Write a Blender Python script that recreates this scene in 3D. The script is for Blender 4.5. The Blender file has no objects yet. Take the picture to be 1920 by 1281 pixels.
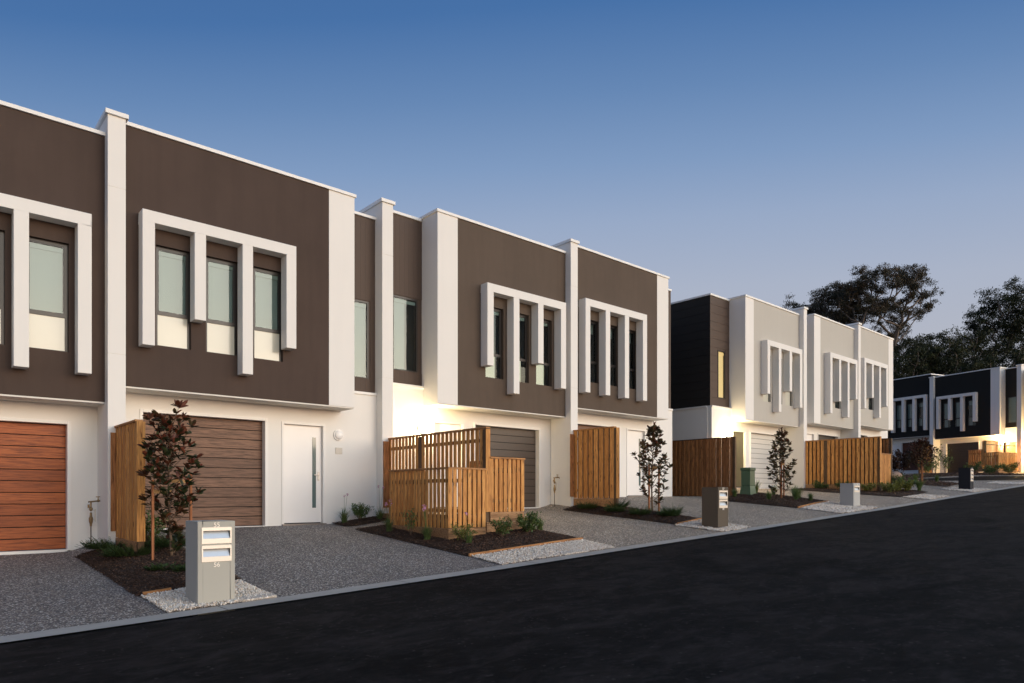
import bpy, math, random
import numpy as np
from mathutils import Vector, Matrix
R = math.radians
random.seed(7); rng = np.random.default_rng(7)
scene = bpy.context.scene
col = scene.collection

# ------------------------------------------------------------------ helpers
class MB:
    def __init__(s): s.v = []; s.f = []
    def add(s, vs, fs):
        n = len(s.v); s.v += [tuple(p) for p in vs]; s.f += [tuple(i + n for i in f) for f in fs]; return s
    def box(s, x0, x1, y0, y1, z0, z1):
        if x0 > x1: x0, x1 = x1, x0
        if y0 > y1: y0, y1 = y1, y0
        if z0 > z1: z0, z1 = z1, z0
        return s.add([(x0,y0,z0),(x1,y0,z0),(x1,y1,z0),(x0,y1,z0),(x0,y0,z1),(x1,y0,z1),(x1,y1,z1),(x0,y1,z1)],
                     [(0,3,2,1),(4,5,6,7),(0,1,5,4),(1,2,6,5),(2,3,7,6),(3,0,4,7)])
    def wedge(s, x0, x1, y0, y1, z0, z1, ins):        # box whose top is drawn in by ins
        return s.add([(x0,y0,z0),(x1,y0,z0),(x1,y1,z0),(x0,y1,z0),(x0+ins,y0+ins,z1),(x1-ins,y0+ins,z1),(x1-ins,y1-ins,z1),(x0+ins,y1-ins,z1)],
                     [(0,3,2,1),(4,5,6,7),(0,1,5,4),(1,2,6,5),(2,3,7,6),(3,0,4,7)])
    def tube(s, pts, rad, n=8, cap=True):
        pts = [Vector(p) for p in pts]
        if not hasattr(rad, '__len__'): rad = [rad] * len(pts)
        vs = []; fs = []; up = None
        for i, p in enumerate(pts):
            d = (pts[min(i+1, len(pts)-1)] - pts[max(i-1, 0)])
            d = d.normalized() if d.length > 1e-9 else Vector((0,0,1))
            if up is None: up = d.orthogonal().normalized()
            up = (up - d * up.dot(d)); up = up.normalized() if up.length > 1e-6 else d.orthogonal().normalized()
            w = d.cross(up)
            for k in range(n):
                a = 2 * math.pi * k / n
                vs.append(p + (up * math.cos(a) + w * math.sin(a)) * rad[i])
        for i in range(len(pts) - 1):
            for k in range(n):
                a = i*n + k; b = i*n + (k+1) % n
                fs.append((a, b, b+n, a+n))
        if cap: fs.append(tuple(range(n-1, -1, -1))); fs.append(tuple((len(pts)-1)*n + k for k in range(n)))
        return s.add(vs, fs)
    def disc(s, c, axis, r, h, n=20, r2=None):
        c = Vector(c); a = Vector(axis).normalized()
        return s.tube([c, c + a*h*.7, c + a*h], [r, r, r2 if r2 else r*.8], n)
    def ball(s, c, r, sx=1, sy=1, sz=1, nu=12, nv=8):
        vs = []; fs = []
        for j in range(nv+1):
            t = math.pi*j/nv
            for i in range(nu):
                a = 2*math.pi*i/nu
                vs.append((c[0]+r*sx*math.sin(t)*math.cos(a), c[1]+r*sy*math.sin(t)*math.sin(a), c[2]+r*sz*math.cos(t)))
        for j in range(nv):
            for i in range(nu):
                a = j*nu+i; b = j*nu+(i+1) % nu
                fs.append((a, a+nu, b+nu, b))
        return s.add(vs, fs)
    def build(s, name, m, parent=None, bevel=0, smooth=False, loc=None):
        me = bpy.data.meshes.new(name); me.from_pydata(s.v, [], s.f); me.update()
        me.materials.append(m)
        o = bpy.data.objects.new(name, me); col.objects.link(o)
        if parent is not None: o.parent = parent
        if loc: o.location = loc
        if bevel:
            b = o.modifiers.new('bevel', 'BEVEL'); b.width = bevel; b.segments = 2; b.limit_method = 'ANGLE'
        if smooth:
            me.polygons.foreach_set('use_smooth', [True]*len(me.polygons))
        return o

def np_mesh(name, V, F, m, parent=None, smooth=False):
    me = bpy.data.meshes.new(name)
    V = np.asarray(V, dtype=np.float32); F = np.asarray(F, dtype=np.int32)
    k = F.shape[1]
    me.vertices.add(len(V)); me.vertices.foreach_set('co', V.ravel())
    me.loops.add(F.size); me.loops.foreach_set('vertex_index', F.ravel())
    me.polygons.add(len(F)); me.polygons.foreach_set('loop_start', np.arange(0, F.size, k, dtype=np.int32))
    me.update(calc_edges=True); me.validate()
    me.materials.append(m)
    if smooth: me.polygons.foreach_set('use_smooth', np.ones(len(F), dtype=bool))
    o = bpy.data.objects.new(name, me); col.objects.link(o)
    if parent is not None: o.parent = parent
    return o

def tag(o, label, cat, group=None, kind=None):
    o['label'] = label; o['category'] = cat
    if group: o['group'] = group
    if kind: o['kind'] = kind
    return o
def thing(name, label, cat, loc=(0,0,0), rz=0, group=None):
    o = bpy.data.objects.new(name, None); col.objects.link(o)
    o.location = loc; o.rotation_euler = (0, 0, rz); o.empty_display_size = .2
    return tag(o, label, cat, group)

# ------------------------------------------------------------------ materials
def new_mat(name):
    m = bpy.data.materials.new(name); m.use_nodes = True
    nt = m.node_tree; b = nt.nodes['Principled BSDF']
    return m, nt, b
def N(nt, t, **kw):
    n = nt.nodes.new(t)
    for k, v in kw.items():
        if k.startswith('i_'): n.inputs[k[2:].replace('_', ' ')].default_value = v
        else: setattr(n, k, v)
    return n
def ramp(nt, fac, stops, interp='LINEAR'):
    r = nt.nodes.new('ShaderNodeValToRGB'); r.color_ramp.interpolation = interp
    el = r.color_ramp.elements
    while len(el) < len(stops): el.new(.5)
    for e, (p, c) in zip(el, stops):
        e.position = p; e.color = (c[0], c[1], c[2], 1) if hasattr(c, '__len__') else (c, c, c, 1)
    nt.links.new(fac, r.inputs[0]); return r.outputs[0]
def mixc(nt, fac, a, b, mode='MIX'):
    n = nt.nodes.new('ShaderNodeMix'); n.data_type = 'RGBA'; n.blend_type = mode
    for s, v in ((n.inputs[0], fac), (n.inputs[6], a), (n.inputs[7], b)):
        if hasattr(v, 'is_linked') or hasattr(v, 'links'): nt.links.new(v, s)
        elif isinstance(v, (int, float)) : s.default_value = v
        else: s.default_value = (v[0], v[1], v[2], 1)
    return n.outputs[2]
def coord(nt, scale=(1,1,1), world=True):
    if world: s = N(nt, 'ShaderNodeNewGeometry').outputs['Position']
    else: s = N(nt, 'ShaderNodeTexCoord').outputs['Object']
    m = N(nt, 'ShaderNodeMapping'); m.inputs['Scale'].default_value = scale
    nt.links.new(s, m.inputs[0]); return m.outputs[0]
def noise(nt, vec, scale, detail=4, rough=.55, dist=0):
    n = N(nt, 'ShaderNodeTexNoise'); n.inputs['Scale'].default_value = scale; n.inputs['Detail'].default_value = detail
    n.inputs['Roughness'].default_value = rough; n.inputs['Distortion'].default_value = dist
    nt.links.new(vec, n.inputs['Vector']); return n.outputs['Fac']
def bump(nt, b, h, strength, dist=.01):
    n = N(nt, 'ShaderNodeBump'); n.inputs['Strength'].default_value = strength; n.inputs['Distance'].default_value = dist
    nt.links.new(h, n.inputs['Height']); nt.links.new(n.outputs[0], b.inputs['Normal'])

def render_mat(name, c, var=.12, rough=.85, grain=220, bs=.25):
    m, nt, b = new_mat(name); v = coord(nt)
    big = noise(nt, v, .9, 5, .6); fine = noise(nt, v, grain, 2, .6)
    vs = noise(nt, coord(nt, (3.5, 3.5, .35)), 1.3, 4, .6)
    a = mixc(nt, big, [x*(1-var) for x in c], [min(1, x*(1+var*.7)) for x in c])
    a = mixc(nt, ramp(nt, vs, [(.45, 0), (.8, .35)]), a, [x*(1-1.6*var) for x in c])
    nt.links.new(a, b.inputs['Base Color']); b.inputs['Roughness'].default_value = rough
    b.inputs['Specular IOR Level'].default_value = .25
    bump(nt, b, fine, bs, .004); return m
def plain(name, c, rough=.5, metal=0, var=.1, sc=30, spec=.5):
    m, nt, b = new_mat(name)
    f = noise(nt, coord(nt), sc, 3)
    nt.links.new(mixc(nt, f, [x*(1-var) for x in c], [min(1, x*(1+var)) for x in c]), b.inputs['Base Color'])
    b.inputs['Roughness'].default_value = rough; b.inputs['Metallic'].default_value = metal
    b.inputs['Specular IOR Level'].default_value = spec; return m
def timber(name, c1, c2, dark, axis='z', rough=.65, knots=True):
    m, nt, b = new_mat(name)
    s = {'z': (14, 14, .9), 'x': (.9, 14, 14), 'xy': (1.2, 1.2, 22)}[axis]
    gi = N(nt, 'ShaderNodeNewGeometry')
    off = N(nt, 'ShaderNodeVectorMath', operation='ADD')
    rv = N(nt, 'ShaderNodeVectorMath', operation='SCALE'); rv.inputs[3].default_value = 37.
    cmb = N(nt, 'ShaderNodeCombineXYZ')
    for i in range(3): nt.links.new(gi.outputs['Random Per Island'], cmb.inputs[i])
    nt.links.new(cmb.outputs[0], rv.inputs[0]); nt.links.new(gi.outputs['Position'], off.inputs[0]); nt.links.new(rv.outputs[0], off.inputs[1])
    mp = N(nt, 'ShaderNodeMapping'); mp.inputs['Scale'].default_value = s; nt.links.new(off.outputs[0], mp.inputs[0])
    g = noise(nt, mp.outputs[0], 3.2, 6, .62, .6)
    base = mixc(nt, gi.outputs['Random Per Island'], c1, c2)
    a = mixc(nt, ramp(nt, g, [(.36, 1), (.58, 0)]), base, dark)
    if knots:
        ks = {'z': (11, 11, 3.2), 'x': (3.2, 11, 11), 'xy': (2, 2, 9)}[axis]
        mk = N(nt, 'ShaderNodeMapping'); mk.inputs['Scale'].default_value = ks; nt.links.new(off.outputs[0], mk.inputs[0])
        vo = N(nt, 'ShaderNodeTexVoronoi'); vo.inputs['Scale'].default_value = 1.; nt.links.new(mk.outputs[0], vo.inputs['Vector'])
        a = mixc(nt, ramp(nt, vo.outputs['Distance'], [(.08, .8), (.2, 0)]), a, [x*.35 for x in dark])
    nt.links.new(a, b.inputs['Base Color']); b.inputs['Roughness'].default_value = rough
    b.inputs['Specular IOR Level'].default_value = .3
    bump(nt, b, g, .35, .004); return m
def leaf_mat(name, c1, c2, c3, rough=.45, trans=.15):
    m, nt, b = new_mat(name)
    gi = N(nt, 'ShaderNodeNewGeometry'); n = noise(nt, coord(nt), 1.1, 2)
    a = mixc(nt, gi.outputs['Random Per Island'], c1, c2)
    a = mixc(nt, ramp(nt, n, [(.5, 0), (.68, .85)]), a, c3)
    nt.links.new(a, b.inputs['Base Color']); b.inputs['Roughness'].default_value = rough
    b.inputs['Specular IOR Level'].default_value = .35
    if trans:
        t = N(nt, 'ShaderNodeBsdfTranslucent'); nt.links.new(a, t.inputs[0])
        mx = N(nt, 'ShaderNodeMixShader'); mx.inputs[0].default_value = trans
        nt.links.new(b.outputs[0], mx.inputs[1]); nt.links.new(t.outputs[0], mx.inputs[2])
        nt.links.new(mx.outputs[0], nt.nodes['Material Output'].inputs[0])
    return m
def stone_mat(name, stops, rough=.8):
    m, nt, b = new_mat(name)
    gi = N(nt, 'ShaderNodeNewGeometry')
    nt.links.new(ramp(nt, gi.outputs['Random Per Island'], stops), b.inputs['Base Color'])
    b.inputs['Roughness'].default_value = rough; return m

M = {}
M['white'] = render_mat('white_render', (.80, .775, .735), .045, .8, 180, .12)
M['cream'] = render_mat('soffit_paint', (.74, .70, .64), .03, .8, 120, .05)
M['brown'] = render_mat('brown_render', (.076, .052, .042), .24)
M['char'] = render_mat('charcoal_render', (.017, .0175, .0165), .12)
M['grey'] = render_mat('pale_grey_render', (.50, .472, .42), .05)
M['brown2'] = render_mat('light_brown_render', (.108, .080, .061), .22)
M['clad'] = render_mat('brown_cladding_paint', (.092, .064, .050), .08, .6)
M['cladchar'] = render_mat('charcoal_cladding_paint', (.023, .0205, .018), .1, .75)
M['alu'] = plain('bronze_window_frame', (.022, .018, .017), .35)
M['dark'] = plain('dark_room', (.015, .018, .018), .9, 0, .2, 2, .1)
M['blind'] = plain('white_blind', (.20, .245, .235), .85, 0, .04, 3, .1)
M['frost'] = plain('frosted_glass', (.60, .585, .49), .14, 0, .05, 2, .6)
M['doorpaint'] = plain('white_door_paint', (.82, .80, .78), .35, 0, .02, 5)
M['trim'] = plain('white_trim_paint', (.80, .78, .75), .45, 0, .03, 8)
M['doorglass'] = plain('door_frosted_strip', (.10, .15, .15), .12, 0, .1, 4, .7)
M['olive'] = plain('olive_screen_door', (.085, .068, .026), .5, 0, .25, 6)
M['steel'] = plain('brushed_steel', (.66, .62, .57), .42, .55, .06, 60)
M['brass'] = plain('brass', (.30, .21, .11), .4, .9, .25, 50)
M['pipe'] = plain('copper_pipe', (.16, .12, .09), .5, .6, .2, 40)
M['gdbronze'] = plain('bronze_garage_paint', (.085, .062, .048), .5, 0, .12, 12)
M['gddark'] = plain('dark_garage_paint', (.03, .024, .02), .5, 0, .2, 12)
M['gdwhite'] = plain('pale_garage_paint', (.62, .60, .56), .5, 0, .03, 12)
M['gdred'] = timber('red_cedar_print', (.44, .118, .032), (.31, .076, .02), (.18, .04, .012), 'x', .45, False)
M['gdbrown'] = timber('walnut_print', (.235, .125, .080), (.165, .088, .058), (.085, .045, .03), 'x', .5, False)
M['gdrust'] = timber('rust_timber_print', (.13, .038, .018), (.09, .026, .014), (.05, .016, .01), 'x', .5, False)
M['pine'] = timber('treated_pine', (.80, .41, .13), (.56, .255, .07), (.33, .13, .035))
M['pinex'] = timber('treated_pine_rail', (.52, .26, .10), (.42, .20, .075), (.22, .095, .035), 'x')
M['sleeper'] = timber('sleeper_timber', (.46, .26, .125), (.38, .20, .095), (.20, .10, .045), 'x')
M['shadedpine'] = timber('shaded_pine', (.58, .26, .095), (.36, .15, .052), (.17, .07, .026))  # darker copy of treated pine, with shade put into its colour
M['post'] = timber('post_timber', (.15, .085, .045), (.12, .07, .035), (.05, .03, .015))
M['stake'] = timber('hardwood_stake', (.38, .15, .06), (.30, .11, .045), (.17, .06, .025), 'z', .7, False)
M['hessian'] = plain('hessian_tie', (.42, .24, .10), .95, 0, .25, 90)
M['bark'] = plain('young_bark', (.13, .085, .055), .9, 0, .35, 60)
M['gumbark'] = plain('gum_bark', (.16, .13, .11), .9, 0, .4, 2)
M['mag'] = leaf_mat('magnolia_leaf', (.018, .032, .013), (.05, .055, .022), (.10, .032, .018), .3)
M['magred'] = leaf_mat('magnolia_underside', (.16, .045, .022), (.10, .03, .018), (.07, .04, .02), .5)
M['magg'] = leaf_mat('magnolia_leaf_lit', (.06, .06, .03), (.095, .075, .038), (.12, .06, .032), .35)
M['gum'] = leaf_mat('gum_leaf', (.040, .040, .022), (.075, .058, .032), (.11, .065, .035), .5, .2)
M['wattle'] = leaf_mat('wattle_leaf', (.018, .024, .011), (.036, .042, .016), (.055, .065, .017), .6, .2)
M['grass'] = leaf_mat('strappy_leaf', (.08, .125, .04), (.13, .18, .06), (.16, .21, .07), .5, .25)
M['shrub'] = leaf_mat('shrub_leaf', (.06, .11, .03), (.11, .17, .05), (.15, .20, .055), .45, .2)
M['yellow'] = leaf_mat('golden_shrub_leaf', (.13, .16, .035), (.20, .20, .045), (.10, .14, .035), .5, .25)
M['juniper'] = leaf_mat('juniper_leaf', (.045, .085, .025), (.08, .13, .04), (.06, .10, .03), .6, .2)
M['redbush'] = leaf_mat('bronze_shrub_leaf', (.035, .018, .012), (.06, .026, .016), (.03, .03, .014), .5, .15)
M['pinkfl'] = plain('pink_flower', (.50, .24, .36), .7, 0, .25, 50)
M['gboxm'] = plain('green_cabinet_paint', (.045, .11, .055), .4, 0, .1, 9)
M['boulder'] = plain('sandstone', (.36, .24, .18), .9, 0, .35, 5)
M['number'] = plain('pale_metal_numeral', (.92, .84, .74), .45, .0, .03, 20)
M['mblight'] = render_mat('mailbox_render_grey', (.44, .425, .375), .05, .8, 150, .15)
M['mbbrown'] = render_mat('mailbox_render_brown', (.105, .085, .065), .06, .8, 150, .15)
M['mbpale'] = render_mat('mailbox_render_pale', (.42, .42, .41), .05, .8, 150, .15)
M['mbchar'] = render_mat('mailbox_render_charcoal', (.02, .022, .028), .06, .8, 150, .15)
M['gravel'] = stone_mat('white_pebbles', [(0, (.42,.34,.27)), (.2, (.70,.64,.57)), (.6, (.86,.82,.76)), (.88, (.62,.48,.36)), (1, (.92,.90,.86))])
M['chips'] = stone_mat('bark_chips', [(0, (.020,.011,.007)), (.5, (.050,.026,.016)), (.9, (.09,.045,.027)), (1, (.20,.12,.08))])
M['grbase'] = plain('gravel_bedding', (.20, .165, .13), .9, 0, .4, 70)
M['mulch'] = plain('mulch_soil', (.035, .02, .013), .95, 0, .5, 60)
M['soil'] = plain('grassy_soil', (.05, .055, .03), .95, 0, .4, 1.5)
M['meter'] = plain('intercom_plate', (.62, .56, .48), .5, 0, .2, 60)

def glass_mat():
    m, nt, b = new_mat('window_glass')
    for n in list(nt.nodes):
        if n.type == 'BSDF_PRINCIPLED': nt.nodes.remove(n)
    fr = N(nt, 'ShaderNodeFresnel'); fr.inputs[0].default_value = 1.62
    g = N(nt, 'ShaderNodeBsdfGlossy'); g.inputs['Roughness'].default_value = .008; g.inputs[0].default_value = (.9, .95, .93, 1)
    t = N(nt, 'ShaderNodeBsdfTransparent'); t.inputs[0].default_value = (.90, .94, .925, 1)
    nz = noise(nt, coord(nt), 1.4, 1)
    bp = N(nt, 'ShaderNodeBump'); bp.inputs['Strength'].default_value = .04; bp.inputs['Distance'].default_value = .02
    nt.links.new(nz, bp.inputs['Height']); nt.links.new(bp.outputs[0], g.inputs['Normal'])
    mx = N(nt, 'ShaderNodeMixShader')
    gb = N(nt, 'ShaderNodeNewGeometry'); sb = N(nt, 'ShaderNodeMath', operation='SUBTRACT'); sb.inputs[0].default_value = 1; nt.links.new(gb.outputs['Backfacing'], sb.inputs[1])
    mu = N(nt, 'ShaderNodeMath', operation='MULTIPLY'); nt.links.new(fr.outputs[0], mu.inputs[0]); nt.links.new(sb.outputs[0], mu.inputs[1])
    nt.links.new(mu.outputs[0], mx.inputs[0]); nt.links.new(t.outputs[0], mx.inputs[1]); nt.links.new(g.outputs[0], mx.inputs[2])
    nt.links.new(mx.outputs[0], nt.nodes['Material Output'].inputs[0]); return m
M['glass'] = glass_mat()
def emit(name, c, s, base=(.8,.8,.8)):
    m, nt, b = new_mat(name); b.inputs['Base Color'].default_value = (*base, 1)
    b.inputs['Emission Color'].default_value = (*c, 1); b.inputs['Emission Strength'].default_value = s; return m
M['globe'] = emit('lit_lamp_globe', (1, .86, .6), 14)
M['globeoff'] = plain('opal_lamp_globe', (.82, .80, .78), .3)
M['litblind'] = emit('lit_blind', (.95, .58, .20), .72, (.5,.4,.25))

def aggregate(name='exposed_aggregate', k=(1, 1, 1)):
    m, nt, b = new_mat(name); v = coord(nt)
    vo = N(nt, 'ShaderNodeTexVoronoi'); vo.inputs['Scale'].default_value = 68; nt.links.new(v, vo.inputs['Vector'])
    sep = N(nt, 'ShaderNodeSeparateColor'); nt.links.new(vo.outputs['Color'], sep.inputs[0])
    peb = ramp(nt, sep.outputs[0], [(0, (.024,.021,.020)), (.36, (.12,.100,.094)), (.62, (.25,.205,.175)), (.8, (.38,.29,.21)), (.9, (.68,.60,.53)), (1, (.95,.9,.82))])
    a = mixc(nt, ramp(nt, vo.outputs['Distance'], [(.55, 0), (.85, 1)]), peb, (.15,.14,.135))
    big = noise(nt, v, .8, 5, .6)
    a = mixc(nt, ramp(nt, big, [(.35, .35), (.7, 0)]), a, (.075,.072,.072))
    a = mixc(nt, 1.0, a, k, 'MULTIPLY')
    nt.links.new(a, b.inputs['Base Color']); b.inputs['Roughness'].default_value = .75
    bump(nt, b, vo.outputs['Distance'], .5, .006); return m
M['agg'] = aggregate(); M['agg2'] = aggregate('lamplit_exposed_aggregate', (1.42, 1.34, 1.18))  # second mix is lightened and warmed: lamp light put into the colour
def asphalt():
    m, nt, b = new_mat('asphalt'); v = coord(nt)
    fine = noise(nt, v, 130, 3, .7); mid = noise(nt, coord(nt), .9, 7, .68, .6)
    trk = noise(nt, coord(nt, (.5, 1, 1)), 1.7, 6, .7, 1.2)
    a = mixc(nt, fine, (.0045,.0043,.0043), (.014,.0128,.0125))
    a = mixc(nt, ramp(nt, mid, [(.42, 0), (.7, .7)]), a, (.026,.022,.020))
    a = mixc(nt, ramp(nt, trk, [(.46, 0), (.66, .8)]), a, (.034,.028,.026))
    tk2 = noise(nt, coord(nt, (1, 1.4, 1)), 6.5, 5, .7, .3)
    a = mixc(nt, ramp(nt, tk2, [(.5, 0), (.7, .6)]), a, (.040,.035,.033))
    dk = noise(nt, coord(nt, (.8, 1.1, 1)), .55, 5, .6, 1.)
    a = mixc(nt, ramp(nt, dk, [(.52, 0), (.68, .75)]), a, (.004,.004,.004))
    vo = N(nt, 'ShaderNodeTexVoronoi'); vo.inputs['Scale'].default_value = 45; nt.links.new(v, vo.inputs['Vector'])
    sep = N(nt, 'ShaderNodeSeparateColor'); nt.links.new(vo.outputs['Color'], sep.inputs[0])
    a = mixc(nt, ramp(nt, sep.outputs[1], [(.985, 0), (.99, .22)], 'CONSTANT'), a, (.16,.14,.12))
    nt.links.new(a, b.inputs['Base Color'])
    nt.links.new(ramp(nt, mid, [(.3, .78), (.7, .95)]), b.inputs['Roughness'])
    b.inputs['Specular IOR Level'].default_value = .05
    bump(nt, b, fine, .7, .006); return m
M['asphalt'] = asphalt()
def kerbm():
    m, nt, b = new_mat('kerb_concrete'); v = coord(nt)
    n1 = noise(nt, v, 3, 6, .65); n2 = noise(nt, v, 120, 2)
    a = mixc(nt, n1, (.34,.305,.265), (.54,.49,.43))
    sx = N(nt, 'ShaderNodeSeparateXYZ'); nt.links.new(v, sx.inputs[0])
    mm = N(nt, 'ShaderNodeMath', operation='MODULO'); mm.inputs[1].default_value = 2.4
    ad = N(nt, 'ShaderNodeMath', operation='ADD'); ad.inputs[1].default_value = 100.45
    nt.links.new(sx.outputs[0], ad.inputs[0]); nt.links.new(ad.outputs[0], mm.inputs[0])
    lt = N(nt, 'ShaderNodeMath', operation='LESS_THAN'); lt.inputs[1].default_value = .012; nt.links.new(mm.outputs[0], lt.inputs[0])
    a = mixc(nt, lt.outputs[0], a, (.04,.04,.04))
    nt.links.new(a, b.inputs['Base Color']); b.inputs['Roughness'].default_value = .85; bump(nt, b, n2, .2, .003); return m
M['kerb'] = kerbm()

# ------------------------------------------------------------------ levels of the ground (z = 0 is the camera height)
def interp(tab, x):
    if x <= tab[0][0]: (a, b), (c, d) = tab[0], tab[1]
    elif x >= tab[-1][0]: (a, b), (c, d) = tab[-2], tab[-1]
    else:
        for (a, b), (c, d) in zip(tab, tab[1:]):
            if x <= c: break
    return b + (x-a)*(d-b)/(c-a)
KERB = [(0,-1.385),(2.2,-1.3),(7.1,-1.09),(9.8,-.956),(14,-.76),(19.4,-.493),(21.75,-.379),(26.3,-.134),(30,.07),(36,.38)]
FLOOR = [(2.2,-.975),(3.3,-.64),(7.4,-.62),(9.5,-.35),(13.6,-.345),(14.8,-.045),(19.6,-.02),(21,.24),(22.4,.3),(28,.3),(29.2,.56),(33.2,.56),(34.2,.8),(38,.8),(48,1.3),(57,1.66)]
def flo(x): return FLOOR[0][1] if x < 2.2 else interp(FLOOR, x)
def g(x, y):
    k = interp(KERB, x)
    if y < 8.25: return k
    f = flo(x)
    if 19.6 < x < 22.4:
        t = min(1, max(0, (y - 12.3)/.5)); f = f*(1-t) + (-.02)*t
    return k + (f-k)*min(1, (y-8.25)/5.85)

def sheet(name, x0, x1, y0, y1, m, off=0, dx=.5, dy=.5, zf=g, mask=None, kind='structure', label=None, cat=None, mound=None):
    nx = max(1, round((x1-x0)/dx)); ny = max(1, round((y1-y0)/dy))
    V = []; F = []; idx = {}
    def vid(i, j):
        if (i, j) not in idx:
            x = x0 + (x1-x0)*i/nx; y = y0 + (y1-y0)*j/ny
            h = 0
            if mound:
                e = min(x-x0, x1-x, y-y0, y1-y); h = mound*min(1, max(0, e)/.35)**.6 + (.012*math.sin(x*9+y*5)*math.cos(y*11-x*3) if e > .05 else 0)
            idx[(i, j)] = len(V); V.append((x, y, zf(x, y)+off+h))
        return idx[(i, j)]
    for i in range(nx):
        for j in range(ny):
            if mask and not mask(x0+(x1-x0)*(i+.5)/nx, y0+(y1-y0)*(j+.5)/ny): continue
            F.append((vid(i,j), vid(i+1,j), vid(i+1,j+1), vid(i,j+1)))
    mb = MB(); mb.v = V; mb.f = F
    o = mb.build(name, m, smooth=True)
    o['kind'] = kind
    if label: o['label'] = label
    if cat: o['category'] = cat
    return o
def in_poly(P):
    def f(x, y):
        c = False
        for (a, b), (d, e) in zip(P, P[1:]+P[:1]):
            if (b > y) != (e > y) and x < (d-a)*(y-b)/(e-b)+a: c = not c
        return c
    return f

# base terrain, one sheet to the horizon
def terr(x, y):
    xx = max(-40, min(120, x))
    k = interp(KERB, xx)
    base = k - .30
    if y < -12: base -= .2
    return base + (.9*max(0, min(1, (x-62)/20)) if y > 5 else 0)
sheet('ground', -600, 900, -600, 900, M['soil'], 0, 12, 12, terr)
road_z = lambda x, y: interp(KERB, x) - .012 - .018*max(0, min(3.5, 7.9-y)) + .012*max(0, min(4, 2-y))
sheet('road', -30, 75, -6, 7.9, M['asphalt'], 0, .75, .75, road_z)
sheet('kerb_strip', -30, 75, 7.9, 8.25, M['kerb'], .0, .5, .35, lambda x, y: interp(KERB, x)+.004)
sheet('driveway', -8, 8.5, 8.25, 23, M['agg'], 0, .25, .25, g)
sheet('lamplit_driveway', 8.5, 62, 8.25, 23, M['agg2'], 0, .25, .25, g)  # same paving, with the glow of the wall lamps in its colour
lane = [(40.8,13.6),(44,12.7),(47.2,11.9),(49.4,9.8),(50.4,8.3),(44.2,8.3),(43.3,9.4),(41.4,10.6),(39.2,12.2)]
sheet('lane', 38, 52, 8.26, 14, M['asphalt'], .006, .1, .1, g, in_poly(lane))
# verge across the road (behind the camera)
sheet('far_verge', -30, 75, -9.5, -6, M['agg'], 0, 1, 1, lambda x, y: interp(KERB, x)-.05)

# ------------------------------------------------------------------ loose stone / bark chips
OCT_V = np.array([(1,0,0),(-1,0,0),(0,1,0),(0,-1,0),(0,0,1),(0,0,-1)], float)
OCT_F = np.array([(0,2,4),(2,1,4),(1,3,4),(3,0,4),(2,0,5),(1,2,5),(3,1,5),(0,3,5)])
def scatter(name, pts, size, asp, m, label, cat, tilt=.6):
    n = len(pts); P = np.array(pts)
    V = np.repeat(OCT_V[None], n, 0) * (1 + rng.uniform(-.3, .3, (n, 6, 1)))
    sc = size * rng.uniform(.55, 1.25, (n, 1, 1)) * np.array(asp)[None, None] * rng.uniform(.7, 1.3, (n, 1, 3))
    V = V * sc
    def rot(V, ang, i, j):
        c, s = np.cos(ang)[:, None], np.sin(ang)[:, None]
        a = V[..., i]*c - V[..., j]*s; b = V[..., i]*s + V[..., j]*c
        V[..., i] = a; V[..., j] = b; return V
    V = rot(V, rng.uniform(-tilt, tilt, n), 0, 2); V = rot(V, rng.uniform(-tilt, tilt, n), 1, 2); V = rot(V, rng.uniform(0, 6.28, n), 0, 1)
    V = V + P[:, None, :]
    F = OCT_F[None] + (np.arange(n)*6)[:, None, None]
    o = np_mesh(name, V.reshape(-1, 3), F.reshape(-1, 3), m)
    tag(o, label, cat, kind='stuff'); return o
def region_pts(poly, dens, zoff, avoid=()):
    xs = [p[0] for p in poly]; ys = [p[1] for p in poly]; f = in_poly(poly)
    n = int(dens*(max(xs)-min(xs))*(max(ys)-min(ys))); out = []
    for _ in range(n):
        x = random.uniform(min(xs), max(xs)); y = random.uniform(min(ys), max(ys))
        if not f(x, y): continue
        if any(a[0] < x < a[1] and a[2] < y < a[3] for a in avoid): continue
        out.append((x, y, g(x, y)+zoff(x, y)))
    return out
GRAVEL = [  # poly, density, stone size, label
 ([(2.22,8.26),(3.45,8.26),(3.40,9.32),(2.22,9.36)], 5200, .0145, 'white pebbles around the light grey letterbox 55 and 56'),
 ([(7.1,8.26),(9.82,8.26),(9.9,9.12),(7.14,9.12)], 4000, .0145, 'long strip of white pebbles in front of the corner timber enclosure'),
 ([(13.4,8.26),(14.6,8.26),(14.62,9.55),(13.45,9.55)], 2200, .019, 'white pebbles around the dark brown letterbox'),
 ([(19.4,8.26),(21.95,8.26),(21.95,9.75),(19.7,9.58)], 1400, .023, 'white pebbles around the pale grey letterbox'),
 ([(26.3,8.26),(28.3,8.26),(28.45,9.2),(26.5,9.2)], 1000, .027, 'white pebbles beside the golden shrubs and timber screen'),
 ([(31.2,8.26),(33.7,8.26),(33.6,9.7),(31.9,9.6)], 900, .028, 'white pebbles around the charcoal letterbox'),
 ([(38.6,8.4),(40.6,8.6),(40.0,9.8),(38.4,9.7)], 700, .03, 'white pebbles farthest along the kerb'),
]
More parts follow.
